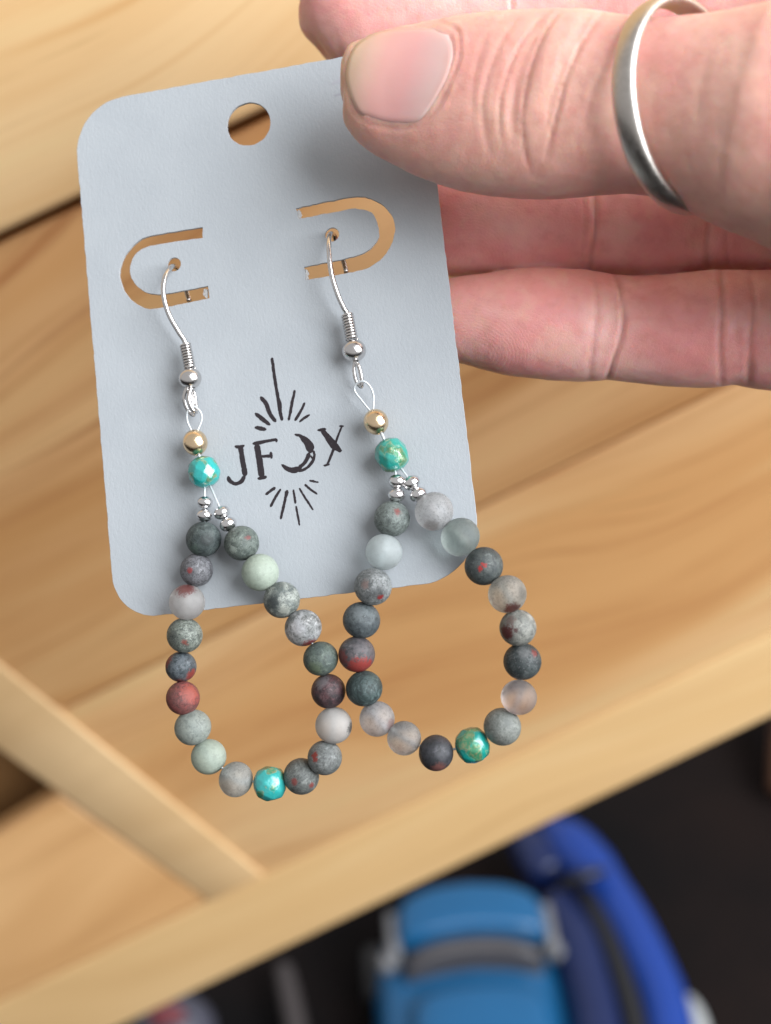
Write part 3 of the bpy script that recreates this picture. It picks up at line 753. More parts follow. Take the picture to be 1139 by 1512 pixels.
RIGHTB = [
 (579, 766, 54, (0.20, 0.23, 0.215), (0.15, 0.175, 0.165), [(.3, -.4, .18, (0.33, .06, .05), .75, .07), (-.15, .1, .12, DK, .4, .06)], dict(seed=21, mott=.6, flecks=.4, trans=.12), 'grey green bead with a red fleck'),
 (567, 815, 55, (0.68, 0.73, 0.73), (0.60, 0.65, 0.65), [], dict(seed=22, mott=.3, flecks=.0, trans=.42), 'frosted white bead'),
 (551, 866, 57, (0.30, 0.315, 0.315), (0.18, 0.19, 0.19), [(.35, .3, .32, DK, .6, .15), (.4, .5, .14, (0.36, .03, .03), .95, .05), (-.4, -.15, .22, (.24, .14, .12), .6, .12)], dict(seed=23, mott=.7, flecks=.5, trans=.2), 'smoky grey bead with dark core and red fleck'),
 (534, 916, 55, (0.085, 0.10, 0.105), (0.055, 0.066, 0.072), [(-.2, -.5, .4, (.14, .155, .16), .5, .3)], dict(seed=24, mott=.6, flecks=.3, trans=.02), 'dark slate bead'),
 (527, 966, 55, (0.09, 0.08, 0.085), (0.06, 0.06, 0.065), [(.2, .75, .75, (0.30, .05, .04), .9, .2), (-.85, .1, .45, (0.17, .04, .035), .8, .2)], dict(seed=25, mott=.6, trans=.0, rough=.33), 'dark grey bead with a brick red lower half'),
 (538, 1016, 54, (0.055, 0.08, 0.078), (0.025, 0.037, 0.037), [], dict(seed=26, mott=1.0, flecks=.2, trans=.0, stretch=(1, 3.5, .6)), 'black green striped bead'),
 (557, 1062, 53, (0.66, 0.64, 0.64), (0.46, 0.45, 0.45), [(.8, .2, .3, (.26, .09, .09), .6, .15)], dict(seed=27, mott=.6, flecks=.25, trans=.45), 'light smoky bead with a pinkish side'),
 (597, 1090, 51, (0.66, 0.65, 0.64), (0.50, 0.49, 0.48), [], dict(seed=28, mott=.6, flecks=.3, trans=.5), 'clear smoky bead'),
 (644, 1111, 53, (0.045, 0.045, 0.052), (0.028, 0.030, 0.034), [(.1, .75, .4, (0.15, .06, .05), .8, .2)], dict(seed=29, mott=.6, trans=.0, rough=.33), 'charcoal bead with a reddish bottom'),
 (698, 1101, 52, 'd'),
 (742, 1073, 57, (0.26, 0.275, 0.255), (0.20, 0.215, 0.20), [(.2, -.35, .2, (.12, .13, .125), .55, .12)], dict(seed=31, mott=.5, flecks=.25, trans=.2), 'cloudy grey green bead'),
 (766, 1029, 54, (0.72, 0.65, 0.63), (0.62, 0.56, 0.545), [], dict(seed=32, mott=.4, flecks=.0, trans=.55), 'pinkish translucent bead'),
 (772, 977, 56, (0.050, 0.060, 0.060), (0.026, 0.033, 0.034), [(.6, -.5, .2, RED, .7, .08), (0, -.6, .35, (.12, .12, .12), .5, .2)], dict(seed=33, mott=.6, flecks=.5, fleck=(.14, .14, .14), trans=.0), 'black green speckled bead'),
 (765, 927, 55, (0.25, 0.25, 0.225), (0.16, 0.165, 0.15), [(-.7, .2, .42, (0.10, .02, .02), .95, .12), (-.2, .05, .14, MAR, .8, .07), (-.5, -.5, .25, (.12, .07, .06), .7, .1)], dict(seed=34, mott=.6, flecks=.3, trans=.08), 'grey bead with a maroon left side'),
 (749, 877, 57, (0.64, 0.62, 0.57), (0.30, 0.31, 0.28), [(.2, .75, .42, (0.14, .02, .02), .95, .12), (.7, -.1, .3, (.1, .11, .1), .6, .2)], dict(seed=35, mott=.5, flecks=.6, trans=.45), 'clear grey bead with a maroon patch below'),
 (715, 836, 58, (0.085, 0.095, 0.09), (0.055, 0.065, 0.065), [(-.25, .08, .13, (0.40, .035, .03), .95, .05), (-.1, -.1, .12, (0.40, .035, .03), .9, .05)], dict(seed=36, mott=.7, flecks=.4, trans=.02), 'dark grey green bead with a bright red streak'),
 (680, 793, 57, (0.60, 0.66, 0.63), (0.50, 0.55, 0.525), [], dict(seed=37, mott=.4, flecks=.05, trans=.55), 'frosted grey green translucent bead'),
 (641, 755, 58, (0.74, 0.74, 0.74), (0.58, 0.57, 0.565), [(-.15, .8, .4, (.17, .13, .11), .6, .2)], dict(seed=38, mott=.5, flecks=.45, trans=.45), 'cloudy clear bead with dark specks'),
]
def lift_at(py):
    return 0.0031
def bead_pt(px, py, lift=None):
    # follow the card down to its lower edge, then hang on straight
    pyc = min(py, 890)
    z = (on_card(px, pyc, 0.0031 if lift is None else lift) - CAM_POS).dot(FWD)
    return P(px, py, z + (py - pyc) * 0.000004)

def oriented_torus(path_px, lift, wire_px, name, mat, parent, zfun=None):
    pts = []
    rows = catmull(path_px + [path_px[0]], 8)[:-1]
    for (px, py, dl) in rows: pts.append(bead_pt(px, py, lift + dl))
    return tube(name, pts, wire_px / 2 / F_PX * 0.187, mat, parent, 12, closed=True)

def earring(side, hole, wire, coil, ball, loops_, thread_loop, gold, turq, seeds, beads, tqk, label):
    base = bead_pt(*ball[:2])
    e = empty('earring', base)
    tag(e, label, 'earring', 'pair of beaded hoop earrings on the card')
    # ear wire: through the hole, over and down, with its tail behind the card
    pts = [bead_pt(px, py, l) for (px, py, l) in catmull(wire, 8)]
    tube('ear_wire', pts, 0.00040, SILVER, e, 12)
    # coil
    a, b = bead_pt(coil[0], coil[1], coil[4]), bead_pt(coil[2], coil[3], coil[4])
    ax = (b - a); L = ax.length; ax.normalize(); u = ax.cross(FWD).normalized(); v = ax.cross(u)
    turns = 9; wr = L / turns / 2 * 0.86; rr = coil[5] / 2 / F_PX * 0.187 - wr
    cp_ = [a + ax * (L * i / (turns * 16)) + (u * math.cos(2 * math.pi * i / 16) + v * math.sin(2 * math.pi * i / 16)) * rr for i in range(turns * 16 + 1)]
    tube('wire_coil', cp_, wr, SILVER, e, 8)
    bp = bead_pt(*ball[:2], ball[3])
    place('ball_bead', BALL, bp, ax, ball[2] / 2 / F_PX * (bp - CAM_POS).dot(FWD), SILVER, e)
    for lp in loops_: oriented_torus(lp, ball[3], 6.2, 'wire_loop', SILVER, e)
    tpts = [bead_pt(px, py, ball[3] + dl) for (px, py, dl) in catmull(thread_loop, 8)]
    tube('thread_loop', tpts, 0.00016, THREAD, e, 8)
    # gold and turquoise top beads
    gp = bead_pt(gold[0], gold[1]); tp = bead_pt(turq[0], turq[1]); dv = tp - gp
    r_ = gold[2] / 2 / F_PX * (gp - CAM_POS).dot(FWD)
    place('gold_bead', GOLDM, gp, dv, r_ * 1.08, GOLD, e, sx=0.89)
    r_ = turq[3] / 2 / F_PX * (tp - CAM_POS).dot(FWD)
    place('faceted_bead', FACET, tp, dv, r_, TQ[tqk], e, None, turq[4], turq[2] / turq[3] * 1.0)
    for pair in seeds:
        p0, p1 = bead_pt(*pair[0][:2]), bead_pt(*pair[1][:2])
        for q_ in pair:
            pp = bead_pt(*q_[:2]); place('seed_bead', SEEDM, pp, p1 - p0, q_[2] * 1.12 / 2 / F_PX * (pp - CAM_POS).dot(FWD), SEED, e)
    pos = [bead_pt(b_[0], b_[1]) for b_ in beads]
    # settle depth a little unevenly
    n = len(beads)
    for i in range(n): pos[i] = pos[i] + FWD * (0.0004 * math.sin(i * 2.1 + side))
    for i, b_ in enumerate(beads):
        axis = (pos[(i + 1) % n] if i < n - 1 else bead_pt(*seeds[1][1][:2])) - (pos[i - 1] if i > 0 else bead_pt(*seeds[0][1][:2]))
        axis = axis + FWD * axis.length * 0.10 * math.sin(i * 1.7)
        r_ = b_[2] / 2 / F_PX * (pos[i] - CAM_POS).dot(FWD)
        if len(b_) == 4:
            place('faceted_bead', FACET, pos[i], axis, r_ * 0.99, TQ[b_[3]], e, None, 0.3 + side, 1.04)
        else:
            q = axis.normalized().to_track_quat('Z', 'Y').to_matrix()
            m = stone('stone_' + b_[7].replace(' ', '_')[:40], b_[3], b_[4], b_[5], q, **b_[6])
            place('stone_bead', BEAD, pos[i], axis, r_ * (0.985 + 0.03 * random.random()), m, e, b_[7], 0.0, 1.0 + random.uniform(-0.035, 0.02))
    tw = [bead_pt(turq[0], turq[1])] + [bead_pt(*s[:2]) for s in seeds[0]] + pos + [bead_pt(*s[:2]) for s in reversed(seeds[1])] + [bead_pt(turq[0], turq[1])]
    tube('thread', tw, 0.00018, THREAD, e, 8)
    tube('thread', [gp, tp], 0.00024, THREAD, e, 8)
    return e

earring(0, HOLE_L,
    wire=[(280, 445, -0.0030), (272, 420, -0.0030), (263, 398, -0.0014), (257, 393, 0.0006), (250, 398, 0.0024), (243, 413, 0.0038), (242, 437, 0.0042), (250, 465, 0.0038), (264, 490, 0.0032), (274, 507, 0.0027), (279, 540, 0.0025)],
    coil=(274, 509, 281, 545, 0.0026, 18.5), ball=(281, 559, 34, 0.0026),
    loops_=[[(276, 573, .0004), (272, 588, .0), (277, 604, -.0006), (286, 613, -.0008), (285, 600, -.0004), (281, 583, .0002)],
            [(282, 573, .0006), (279, 590, .0010), (285, 605, .0008), (290, 608, .0), (289, 592, -.0004), (286, 578, .0)]],
    thread_loop=[(284, 638, 0), (277, 622, .0002), (277, 608, .0006), (286, 600, .0008), (296, 608, .0004), (298, 620, 0), (291, 638, 0)],
    gold=(288.5, 653.5, 38), turq=(301.5, 697, 48, 48, 0.25), seeds=[[(303, 742, 21), (302.5, 761, 22)], [(328, 757, 22), (337, 774, 23)]],
    beads=LEFT, tqk='a', label='left beaded earring, its bright turquoise bead above and its top pair of stones dark grey')
earring(1, HOLE_R,
    wire=[(512, 403, -0.0030), (505, 378, -0.0028), (496, 353, -0.0012), (490, 345, 0.0006), (486, 352, 0.0026), (486, 372, 0.0040), (490, 405, 0.0044), (499, 435, 0.0040), (508, 455, 0.0034), (513, 465, 0.0030), (519, 500, 0.0026)],
    coil=(513, 465, 520, 502, 0.0027, 19.5), ball=(523, 518, 36, 0.0026),
    loops_=[[(524, 534, .0003), (523, 548, .0), (527, 564, -.0004), (534, 571, -.0004), (534, 558, .0002), (530, 541, .0006)]],
    thread_loop=[(547, 607, 0), (534, 591, .0002), (524, 577, .0004), (526, 567, .0008), (537, 563, .0010), (547, 571, .0004), (552, 586, 0), (551, 607, 0)],
    gold=(555.5, 623, 38), turq=(578.5, 672, 50, 52, 0.8), seeds=[[(587, 711, 24), (586, 731, 24)], [(608, 713, 24), (618, 730, 24)]],
    beads=RIGHTB, tqk='b', label='right beaded earring, its top pair of stones pale grey, hanging below the gold oval bead')

# ------------------------------------------------------------------ hand
def loft(stations, seg=48, n=6, power=2.15):
    """stations: px, py, half height px, z, depth half / height half ratio, roll"""
    rows = catmull(stations, n)
    cs = [P(r[0], r[1], r[3]) for r in rows]
    V, Fc = [], []
    m = len(rows)
    for i in range(m):
        t = (cs[min(i + 1, m - 1)] - cs[max(i - 1, 0)]).normalized()
        up = (-DOWN) - t * (-DOWN).dot(t); up.normalize(); dp = t.cross(up); dp.normalize()
        h = max(rows[i][2], 0.5) / F_PX * rows[i][3]; d = h * rows[i][4]
        for k in range(seg):
            a = 2 * math.pi * k / seg; c_, s_ = math.cos(a), math.sin(a)
            c2 = math.copysign(abs(c_) ** (2 / power), c_); s2 = math.copysign(abs(s_) ** (2 / power), s_)
            V.append(cs[i] + up * h * c2 + dp * d * s2)
    for i in range(m - 1):
        for k in range(seg):
            l = (k + 1) % seg
            Fc.append((i * seg + k, i * seg + l, (i + 1) * seg + l, (i + 1) * seg + k))
    Fc.append(tuple(range(seg))[::-1]); Fc.append(tuple((m - 1) * seg + k for k in range(seg)))
    return V, Fc, cs, rows
def tb(x, top, bot, z, ratio): return (x, (top + bot) / 2, (bot - top) / 2, z, ratio)
THUMB = [tb(503, 109, 119, .1790, .6), tb(505, 92, 136, .1790, .62), tb(510, 75, 153, .1789, .62), tb(521, 58, 171, .1787, .58), tb(541, 44, 197, .1784, .56), tb(570, 37, 223, .1780, .56), tb(600, 34, 241, .1775, .57),
         tb(650, 27, 265, .1765, .60), tb(700, 22, 281, .1755, .64), tb(750, 20, 289, .1746, .68), tb(800, 19, 292, .1738, .72), tb(850, 20, 290, .1728, .74),
         tb(900, 27, 286, .1716, .76), tb(950, 33, 284, .1702, .78), tb(1000, 29, 292, .1686, .80), tb(1050, 21, 312, .1670, .80), tb(1100, 11, 335, .1655, .80), tb(1139, 2, 352, .1645, .80),
         tb(1230, -30, 400, .1640, .8), tb(1350, -70, 470, .1670, .75), tb(1480, -110, 560, .175, .65), tb(1620, -100, 640, .190, .5)]
INDEX = [(461, 62, 8, .2058, .8), (465, 58, 40, .2058, .8), (475, 52, 64, .2058, .8), (495, 42, 84, .2058, .8), (530, 30, 98, .2057, .8), (600, 22, 104, .2055, .82), (700, 18, 100, .2052, .86), (800, 14, 98, .2050, .88), (900, 8, 102, .2046, .9),
         (1000, 2, 98, .2035, .92), (1100, -2, 96, .2020, .92), (1250, 0, 104, .200, .92), (1450, 20, 115, .199, .9)]
MIDDLE = [(598, 335, 10, .2030, .8), (604, 334, 40, .2030, .8), (618, 333, 60, .2030, .82), (645, 332, 74, .2030, .86), (700, 330, 80, .2028, .9), (760, 326, 84, .2026, .92), (820, 325, 84, .2024, .92), (872, 328, 79, .2022, .92),
          (920, 326, 86, .2020, .92), (970, 324, 90, .2016, .92), (1050, 322, 82, .2010, .92), (1100, 320, 84, .2004, .92), (1200, 315, 90, .199, .92), (1450, 290, 105, .198, .9)]
RINGF = [(612, 470, 8, .1985, .8), (618, 470, 34, .1985, .8), (635, 470, 50, .1984, .84), (662, 471, 60, .1982, .88), (700, 473, 67, .1980, .92), (750, 476, 77, .1978, .94), (800, 478, 81, .1976, .95), (850, 481, 82, .1974, .94), (885, 483, 79.5, .1972, .93),
         (905, 484, 77, .1970, .93), (950, 487, 79, .1968, .94), (1000, 488, 83, .1964, .95), (1050, 486, 86, .1960, .95), (1092, 484, 84, .1956, .95), (1139, 488, 88, .1952, .95), (1250, 490, 92, .194, .94), (1450, 480, 108, .195, .9)]
PINKY = [(1178, 640, 10, .199, .85), (1185, 640, 36, .199, .88), (1205, 642, 54, .199, .9), (1260, 645, 64, .199, .9), (1350, 650, 68, .198, .92), (1500, 650, 84, .196, .9)]
PALM = [(1340, 290, 150, .198, .30), (1390, 290, 300, .198, .22), (1450, 300, 385, .198, .22), (1560, 310, 400, .196, .24), (1750, 300, 390, .192, .28), (1950, 290, 330, .190, .32), (2150, 290, 280, .190, .5), (2400, 290, 275, .190, .62), (2900, 290, 300, .190, .68)]
V, Fc = [], []; lines = {}
for nm, stn in (('thumb', THUMB), ('index', INDEX), ('middle', MIDDLE), ('ring', RINGF), ('pinky', PINKY), ('palm', PALM)):
    v, f, cs, rows = loft(stn, 56 if nm == 'thumb' else 44)
    o = len(V); V += v; Fc += [tuple(i + o for i in q) for q in f]; lines[nm] = (cs, rows)
me = bpy.data.meshes.new('hand_raw'); me.from_pydata([tuple(v) for v in V], [], Fc); me.update()
raw = bpy.data.objects.new('hand_raw', me); COL.objects.link(raw)
md = raw.modifiers.new('r', 'REMESH'); md.mode = 'VOXEL'; md.voxel_size = 0.00045; md.adaptivity = 0.0
md2 = raw.modifiers.new('s', 'SMOOTH'); md2.factor = 0.5; md2.iterations = 7
bpy.context.view_layer.update(); dg = bpy.context.evaluated_depsgraph_get()
hme = bpy.data.meshes.new_from_object(raw.evaluated_get(dg)); bpy.data.objects.remove(raw)
N = len(hme.vertices)
co = np.empty(N * 3, np.float32); hme.vertices.foreach_get('co', co); co = co.reshape(-1, 3).astype(float)
nr = np.empty(N * 3, np.float32); hme.vertices.foreach_get('normal', nr); nr = nr.reshape(-1, 3).astype(float)
Cp = np.array(CAM_POS); Rt, Dn, Fw = np.array(RIGHT), np.array(DOWN), np.array(FWD)
def project_np(c):
    d = c - Cp; z = d @ Fw
    return d @ Rt / z * F_PX + CX, d @ Dn / z * F_PX + CY, z
X, Y, Z = project_np(co)
view = (Cp - co); view /= np.linalg.norm(view, axis=1)[:, None]
front = np.clip((nr * view).sum(1) * 3 + 0.2, 0, 1)
# thumb membership by distance to its centre line against the local half height
def member(nm, k=1.2):
    cs, rows = lines[nm]; best = np.full(N, 9.0)
    for c, r in zip(cs, rows):
        d = np.linalg.norm(co - np.array(c), axis=1) / (max(r[2], 30) / F_PX * r[3]); best = np.minimum(best, d)
    return np.clip((k - best) / 0.15, 0, 1)
mt = member('thumb'); mi = member('index', 1.25); mm = member('middle', 1.2); mr = member('ring', 1.2)
mt = mt * (Z < 0.1945)
fing = 1 - mt
disp = np.zeros(N); crease = np.zeros(N)
def seg_dist(path):
    """distance in px to a curve and position along it, over all vertices"""
    rows = catmull(path, 6); best = np.full(N, 1e9); par = np.zeros(N)
    cum = np.linspace(0, 1, len(rows))
    for i in range(len(rows) - 1):
        a, b = rows[i], rows[i + 1]; ab = b - a
        t = np.clip(((X - a[0]) * ab[0] + (Y - a[1]) * ab[1]) / (ab @ ab + 1e-9), 0, 1)
        d = np.hypot(X - a[0] - t * ab[0], Y - a[1] - t * ab[1]); m = d < best
        best = np.where(m, d, best); par = np.where(m, cum[i] + t * (cum[i + 1] - cum[i]), par)
    return best, par
WOB = np.array([noise.noise(Vector((x * 0.045, y * 0.045, 2.0))) for x, y in zip(X, Y)])
WOB2 = np.array([noise.noise(Vector((x * 0.03, y * 0.03, 9.0))) for x, y in zip(X, Y)]) + 0.3
def furrow(path, depth, width, mask, red=1.0, lip=0.10):
    d, p = seg_dist([np.array(q, float) for q in path])
    d = d + WOB * 1.3; width = width * (0.85 + 0.5 * WOB2)
    fade = np.clip(np.minimum(p, 1 - p) * 6, 0.0, 1) ** 0.7
    fade = np.where((p <= 0.001) | (p >= 0.999), 0, np.maximum(fade, 0.0))
    g = np.exp(-(d / width) ** 2) * fade * mask
    l_ = np.exp(-((d - width * 2.3) / (width * 1.3)) ** 2) * fade * mask
    global disp, crease
    disp = disp - depth * g + depth * lip * l_
    crease = np.maximum(crease, g * red)
mtf = mt * front
# thumb knuckle folds
furrow([(835, 8), (808, 45), (790, 85), (778, 130), (772, 180), (776, 225), (786, 262)], .00023, 2.6, mtf, 1.0)
furrow([(900, 12), (876, 40), (852, 80), (836, 120), (824, 165), (814, 205), (806, 240)], .00031, 2.6, mtf, 1.1)
furrow([(812, 14), (780, 50), (757, 90), (742, 135), (738, 180), (744, 225)], .00022, 2.6, mtf, .7)
furrow([(770, 20), (742, 60), (723, 105), (713, 150), (716, 195), (726, 232)], .00016, 3.5, mtf, .3)
furrow([(724, 40), (708, 85), (698, 130), (700, 170)], .00009, 4, mtf, .2)
furrow([(930, 24), (908, 60), (888, 105), (872, 150), (862, 200)], .00012, 5, mtf, .2)
furrow([(1050, 70), (1035, 120), (1030, 180)], .00008, 7, mtf, .1)
# wide shallow valleys carrying the folds, and many faint short lines
furrow([(870, 20), (845, 70), (822, 130), (808, 200)], .00022, 9, mtf, .15)
furrow([(800, 30), (772, 90), (758, 150), (760, 220)], .00020, 9, mtf, .1)
rr = random.Random(5)
for _k in range(26):
    x0 = rr.uniform(700, 880); y0 = rr.uniform(30, 190); L_ = rr.uniform(25, 80); sl = 0.42 - (y0 / 400); am = rr.uniform(.00002, .00006)
    furrow([(x0, y0), (x0 - sl * L_ * .5 - 2, y0 + L_ * .5), (x0 - sl * L_ * .75, y0 + L_)], am, rr.uniform(1.6, 3), mtf, .15)
for _k in range(16):
    x0 = rr.choice([870, 905, 1066, 1105]) + rr.gauss(0, 14); y0 = rr.uniform(415, 520); L_ = rr.uniform(20, 70); am = rr.uniform(.00003, .00010)
    furrow([(x0, y0), (x0 + 3, y0 + L_ * .5), (x0, y0 + L_)], am, rr.uniform(1.6, 2.8), mr * front * fing, .2)
for _k in range(10):
    x0 = rr.choice([872, 1046]) + rr.gauss(0, 14); y0 = rr.uniform(300, 340); L_ = rr.uniform(20, 60); am = rr.uniform(.00003, .00010)
    furrow([(x0, y0), (x0 + 3, y0 + L_ * .5), (x0, y0 + L_)], am, rr.uniform(1.6, 2.8), mm * front * fing, .2)
# broad bulges between the folds
def bulge(cx, cy, rx, ry, amt, mask, ang=0.0):
    global disp
    ca, sa = math.cos(ang), math.sin(ang)
    u = ((X - cx) * ca + (Y - cy) * sa) / rx; v = (-(X - cx) * sa + (Y - cy) * ca) / ry
    disp = disp + amt * np.exp(-(u * u + v * v)) * mask
bulge(842, 60, 20, 60, .00035, mtf, .35); bulge(806, 90, 15, 80, .00030, mtf, .3); bulge(1095, 145, 45, 40, .00030, mtf)
# folds round the nail
NAIL = [(664, 50), (671, 64), (671, 86), (664, 112), (651, 138), (636, 163), (618, 181), (590, 184), (560, 180), (535, 170), (522, 152), (514, 130), (511, 108), (515, 86), (526, 66), (547, 51), (577, 43), (610, 41), (642, 43)]
furrow([(640, 30), (672, 42), (680, 62), (678, 88), (668, 116), (655, 143), (640, 168), (622, 186)], .00012, 2.6, mtf, .35, .9)
furrow([(630, 186), (590, 190), (558, 186), (532, 175), (516, 160)], .00012, 2.6, mtf, .3, .4)
# finger flexion creases, palm side
fm, fr, fi = mm * front * fing, mr * front * fing, mi * front * fing
furrow([(872, 240), (879, 300), (880, 340), (874, 375), (868, 415)], .00042, 3.6, fm, 1.0)
furrow([(858, 250), (864, 320), (858, 400)], .00012, 4, fm, .3)
furrow([(1044, 260), (1048, 320), (1044, 365), (1050, 415)], .00035, 4, fm, .8)
furrow([(1076, 270), (1072, 340), (1078, 410)], .00025, 4, fm, .5)
furrow([(896, 380), (914, 420), (921, 460), (917, 500), (904, 540), (893, 575)], .00046, 3.6, fr, 1.0)
furrow([(872, 390), (882, 430), (880, 480), (874, 530), (870, 575)], .00022, 4, fr, .5)
furrow([(1062, 380), (1068, 440), (1064, 500), (1066, 580)], .00040, 4, fr, .9)
furrow([(1108, 390), (1114, 450), (1108, 510), (1106, 585)], .00034, 4, fr, .8)
furrow([(752, -20), (757, 20), (752, 60)], .00030, 3, fi, .8)
furrow([(1000, -20), (1006, 20), (1000, 60)], .00030, 4, fi, .8)
bulge(760, 330, 60, 50, .0006, fm); bulge(780, 480, 70, 60, .0007, fr); bulge(990, 485, 50, 60, .0004, fr); bulge(960, 330, 60, 50, .0004, fm)
# low, irregular skin relief
rel = np.array([noise.noise(Vector(c) * 420) * 0.6 + noise.noise(Vector(c) * 900) * 0.4 for c in co]) if N < 400000 else 0
disp = disp + rel * 0.00010
co2 = co + nr * disp[:, None]
hme.vertices.foreach_set('co', co2.astype(np.float32).ravel()); hme.update()

for an, val in (('palmar', fing), ('crease', np.clip(crease, 0, 1)), ('tip', mt * np.clip((545 - X) / 40, 0, 1))):
    at = hme.attributes.new(an, 'FLOAT', 'POINT'); at.data.foreach_set('value', np.asarray(val, np.float32))
hme.name = 'hand'
def skin_mat():
    t = NT('skin'); o = t.tc.outputs['Object']
    def attr(n_): x = t.n('ShaderNodeAttribute'); x.attribute_name = n_; return x.outputs['Fac']
    pal, cr, tip = attr('palmar'), attr('crease'), attr('tip')
    n1 = t.noise(o, 70, 3, 0.5, 0.3); n2 = t.noise(o, 420, 4, 0.6)
    dors = t.mix(t.mrange(n1, 0.35, 0.68), (0.67, 0.405, 0.335), (0.66, 0.345, 0.30))
    palm = t.mix(t.mrange(n1, 0.36, 0.66), (0.78, 0.46, 0.42), (0.71, 0.325, 0.31))
    c = t.mix(pal, dors, palm)
    n3 = t.noise(o, 180, 4, 0.6, 0.5)
    c = t.mix(t.math('MULTIPLY', t.mrange(n3, 0.48, 0.74), 0.24), c, (0.62, 0.24, 0.21))
    c = t.mix(t.math('MULTIPLY', t.mrange(n2, 0.45, 0.72), 0.22), c, (0.50, 0.19, 0.15))
    c = t.mix(t.math('MULTIPLY', t.mrange(n3, 0.46, 0.32), 0.30), c, (0.72, 0.50, 0.40))
    c = t.mix(t.math('MULTIPLY', tip, 0.5), c, (0.62, 0.45, 0.30))
    c = t.mix(t.math('MULTIPLY', cr, 0.40), c, (0.50, 0.20, 0.15))
    # pores, fine cross-hatched lines, palm ridges
    vor = t.n('ShaderNodeTexVoronoi', feature='DISTANCE_TO_EDGE'); t.l(t.mapping(o, scale=(1, 0.8, 1.2)), vor.inputs['Vector']); vor.inputs['Scale'].default_value = 1900
    lines_ = t.mrange(vor.outputs['Distance'], 0.0, 0.12)
    wv = t.n('ShaderNodeTexWave', wave_type='BANDS', bands_direction='DIAGONAL'); t.l(t.mapping(o, rot=(0, 0.3, 0.2)), wv.inputs['Vector'])
    wv.inputs['Scale'].default_value = 620; wv.inputs['Distortion'].default_value = 9; wv.inputs['Detail'].default_value = 1.5; wv.inputs['Detail Scale'].default_value = 0.12
    ridge = t.math('MULTIPLY', wv.outputs['Fac'], pal)
    for (cpt, rad_) in (((690, 545, 0.191), 0.013), ((690, 400, 0.196), 0.010)):
        sb = t.n('ShaderNodeVectorMath', operation='SUBTRACT'); t.l(o, sb.inputs[0]); sb.inputs[1].default_value = P(*cpt) - P(1500, 300, 0.19)
        ln = t.n('ShaderNodeVectorMath', operation='LENGTH'); t.l(sb.outputs[0], ln.inputs[0])
        wr_ = t.math('SINE', t.math('ADD', t.math('MULTIPLY', ln.outputs['Value'], 12500.0), t.math('MULTIPLY', t.noise(o, 260, 2), 14.0)))
        ridge = t.math('ADD', ridge, t.math('MULTIPLY', wr_, t.math('MULTIPLY', t.mrange(ln.outputs['Value'], rad_, rad_ * 0.6), 1.6)))
    nb = t.bump(lines_, 0.34, 0.00007); nb = t.bump(n2, 0.24, 0.0003, nb); nb = t.bump(ridge, 0.09, 0.00005, nb)
    return t.set(Base_Color=c, Roughness=t.mrange(n2, 0.3, 0.7, 0.36, 0.52), Normal=nb, Specular_IOR_Level=0.42,
                 Subsurface_Weight=0.85, Subsurface_Radius=(1.0, 0.32, 0.18), Subsurface_Scale=0.0016, Subsurface_Anisotropy=0.6)
SKIN = skin_mat(); hme.materials.clear(); hme.materials.append(SKIN); hme.shade_smooth()
HB = P(1500, 300, 0.19)
hme.transform(Matrix.Translation(-HB))
hand = bpy.data.objects.new('hand', hme); COL.objects.link(hand); hand.location = HB
tag(hand, 'right hand pinching the card corner, thumb in front and fingers behind', 'hand')

# thumbnail: a curved plate laid over the thumb surface
polys = [tuple(p.vertices) for p in hme.polygons]
bvh = BVHTree.FromPolygons([tuple(c) for c in co], polys)
def hit(px, py):
    d = (P(px, py, 1.0) - CAM_POS).normalized()
    h = bvh.ray_cast(CAM_POS, d)[0]
    return (h - CAM_POS).dot(FWD) if h is not None else None
cen = Vector((596, 108))
NR, NA = 14, 72
nb_ = np.array(NAIL, float); nbc = catmull(list(nb_) + [nb_[0]], 4)[:-1]; NA = len(nbc)
# fit a smooth quadratic sheet to the thumb depth so the plate is evenly curved
S = [];
for i in range(500, 680, 8):
    for j in range(40, 186, 8):
        z = hit(i, j)
        if z is not None and z < 0.19: 
            u, v = (i - 596) / 80, (j - 110) / 80; S.append((1, u, v, u * u, u * v, v * v, z))
S = np.array(S); keep = np.abs(S[:, 2]) < 0.8
coef = np.linalg.lstsq(S[keep, :6], S[keep, 6], rcond=None)[0]
vs = []; attrs = []
for k in range(NR + 1):
    s = k / NR
    for q in nbc:
        px, py = cen.x + (q[0] - cen.x) * s, cen.y + (q[1] - cen.y) * s
        u, v = (px - 596) / 80, (py - 110) / 80
        zq = float(np.dot(coef, (1, u, v, u * u, u * v, v * v)))
        zh = hit(px, py); zh = zq if zh is None or zh > 0.19 else zh
        z = min(0.35 * zh + 0.65 * zq, zh) - 0.00018 + (0.00030 * max(0, (s - 0.90) / 0.10) ** 2 if px > 540 else 0.0)
        vs.append(P(px, py, z)); attrs.append((px, py))
fs = []
for k in range(NR):
    for i in range(NA):
        fs.append((k * NA + i, (k + 1) * NA + i, (k + 1) * NA + (i + 1) % NA, k * NA + (i + 1) % NA))
nt = len(vs)
for k, q in enumerate(nbc):
    v0 = vs[NR * NA + k]; vs.append(v0 + FWD * 0.0006); attrs.append(attrs[NR * NA + k])
for i in range(NA): fs.append((NR * NA + i, nt + i, nt + (i + 1) % NA, NR * NA + (i + 1) % NA))
nail = mesh_obj('thumbnail', vs, fs, None, hand, vs[0])
at = nail.data.attributes.new('along', 'FLOAT', 'POINT')
def along(px, py):     # 0 at the cuticle, 1 at the free edge
    return (676 - px - 0.30 * (py - 60)) / 165
at.data.foreach_set('value', [along(*a_) for a_ in attrs])
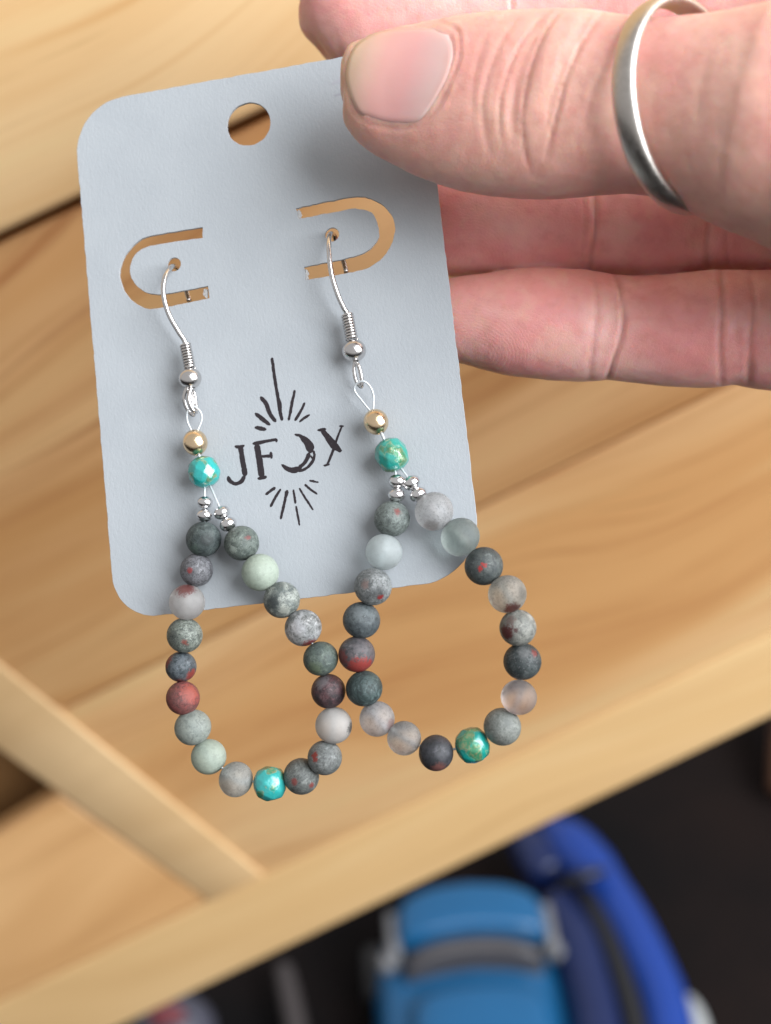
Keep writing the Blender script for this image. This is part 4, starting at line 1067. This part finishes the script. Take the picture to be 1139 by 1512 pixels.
def nail_mat():
    t = NT('fingernail'); x = t.n('ShaderNodeAttribute'); x.attribute_name = 'along'; al = x.outputs['Fac']
    n = t.noise(t.tc.outputs['Object'], 300, 3)
    al = t.math('ADD', al, t.math('MULTIPLY', t.math('SUBTRACT', n, 0.5), 0.10))
    c = t.ramp(al, [(0.0, (0.60, 0.35, 0.31)), (0.10, (0.60, 0.405, 0.375)), (0.24, (0.61, 0.36, 0.34)), (0.36, (0.64, 0.335, 0.315)), (0.60, (0.64, 0.345, 0.31)), (0.76, (0.60, 0.385, 0.305)), (0.88, (0.59, 0.415, 0.295)), (1.0, (0.57, 0.40, 0.27))])
    rid = t.noise(t.mapping(t.tc.outputs['Object'], scale=(0.12, 1, 1)), 2600, 2)
    return t.set(Base_Color=c, Roughness=0.30, Specular_IOR_Level=0.5, Coat_Weight=0.25, Coat_Roughness=0.15, Subsurface_Weight=0.6, Subsurface_Radius=(1, .4, .25), Subsurface_Scale=0.0010,
                 Normal=t.bump(rid, 0.10, 0.0001))
nail.data.materials.append(nail_mat())

# ------------------------------------------------------------------ finger ring on the thumb
def make_ring():
    c = P(1008, 157, 0.1685); rad = 148 / F_PX * 0.1685
    alpha = math.radians(46)
    ax = (RIGHT * -math.cos(alpha) + FWD * math.sin(alpha) + DOWN * 0.0).normalized()   # towards the tip
    up = (-DOWN) - ax * (-DOWN).dot(ax); up.normalize(); sd = ax.cross(up)
    hw, th = 0.00175, 0.0009
    prof = []
    n = 20
    for k in range(n):
        a = 2 * math.pi * k / n; c_, s_ = math.cos(a), math.sin(a)
        x_ = hw * math.copysign(abs(c_) ** 0.75, c_)
        y_ = th * (math.copysign(abs(s_) ** 0.9, s_) if s_ > 0 else 0.55 * math.copysign(abs(s_) ** 0.5, s_))
        prof.append((x_, y_))
    vs, fs, m = [], [], 160
    for i in range(m):
        a = 2 * math.pi * i / m; rdir = up * math.cos(a) + sd * math.sin(a)
        for (x_, y_) in prof: vs.append(c + rdir * (rad + y_) + ax * x_)
    for i in range(m):
        for k in range(n):
            fs.append((i * n + k, i * n + (k + 1) % n, ((i + 1) % m) * n + (k + 1) % n, ((i + 1) % m) * n + k))
    b = bmesh.new()
    o = mesh_obj('thumb_ring', vs, fs, RINGM, None, c)
    b.from_mesh(o.data); bmesh.ops.recalc_face_normals(b, faces=b.faces); b.to_mesh(o.data); b.free()
    tag(o, 'plain brushed silver band worn on the thumb', 'ring')
make_ring()
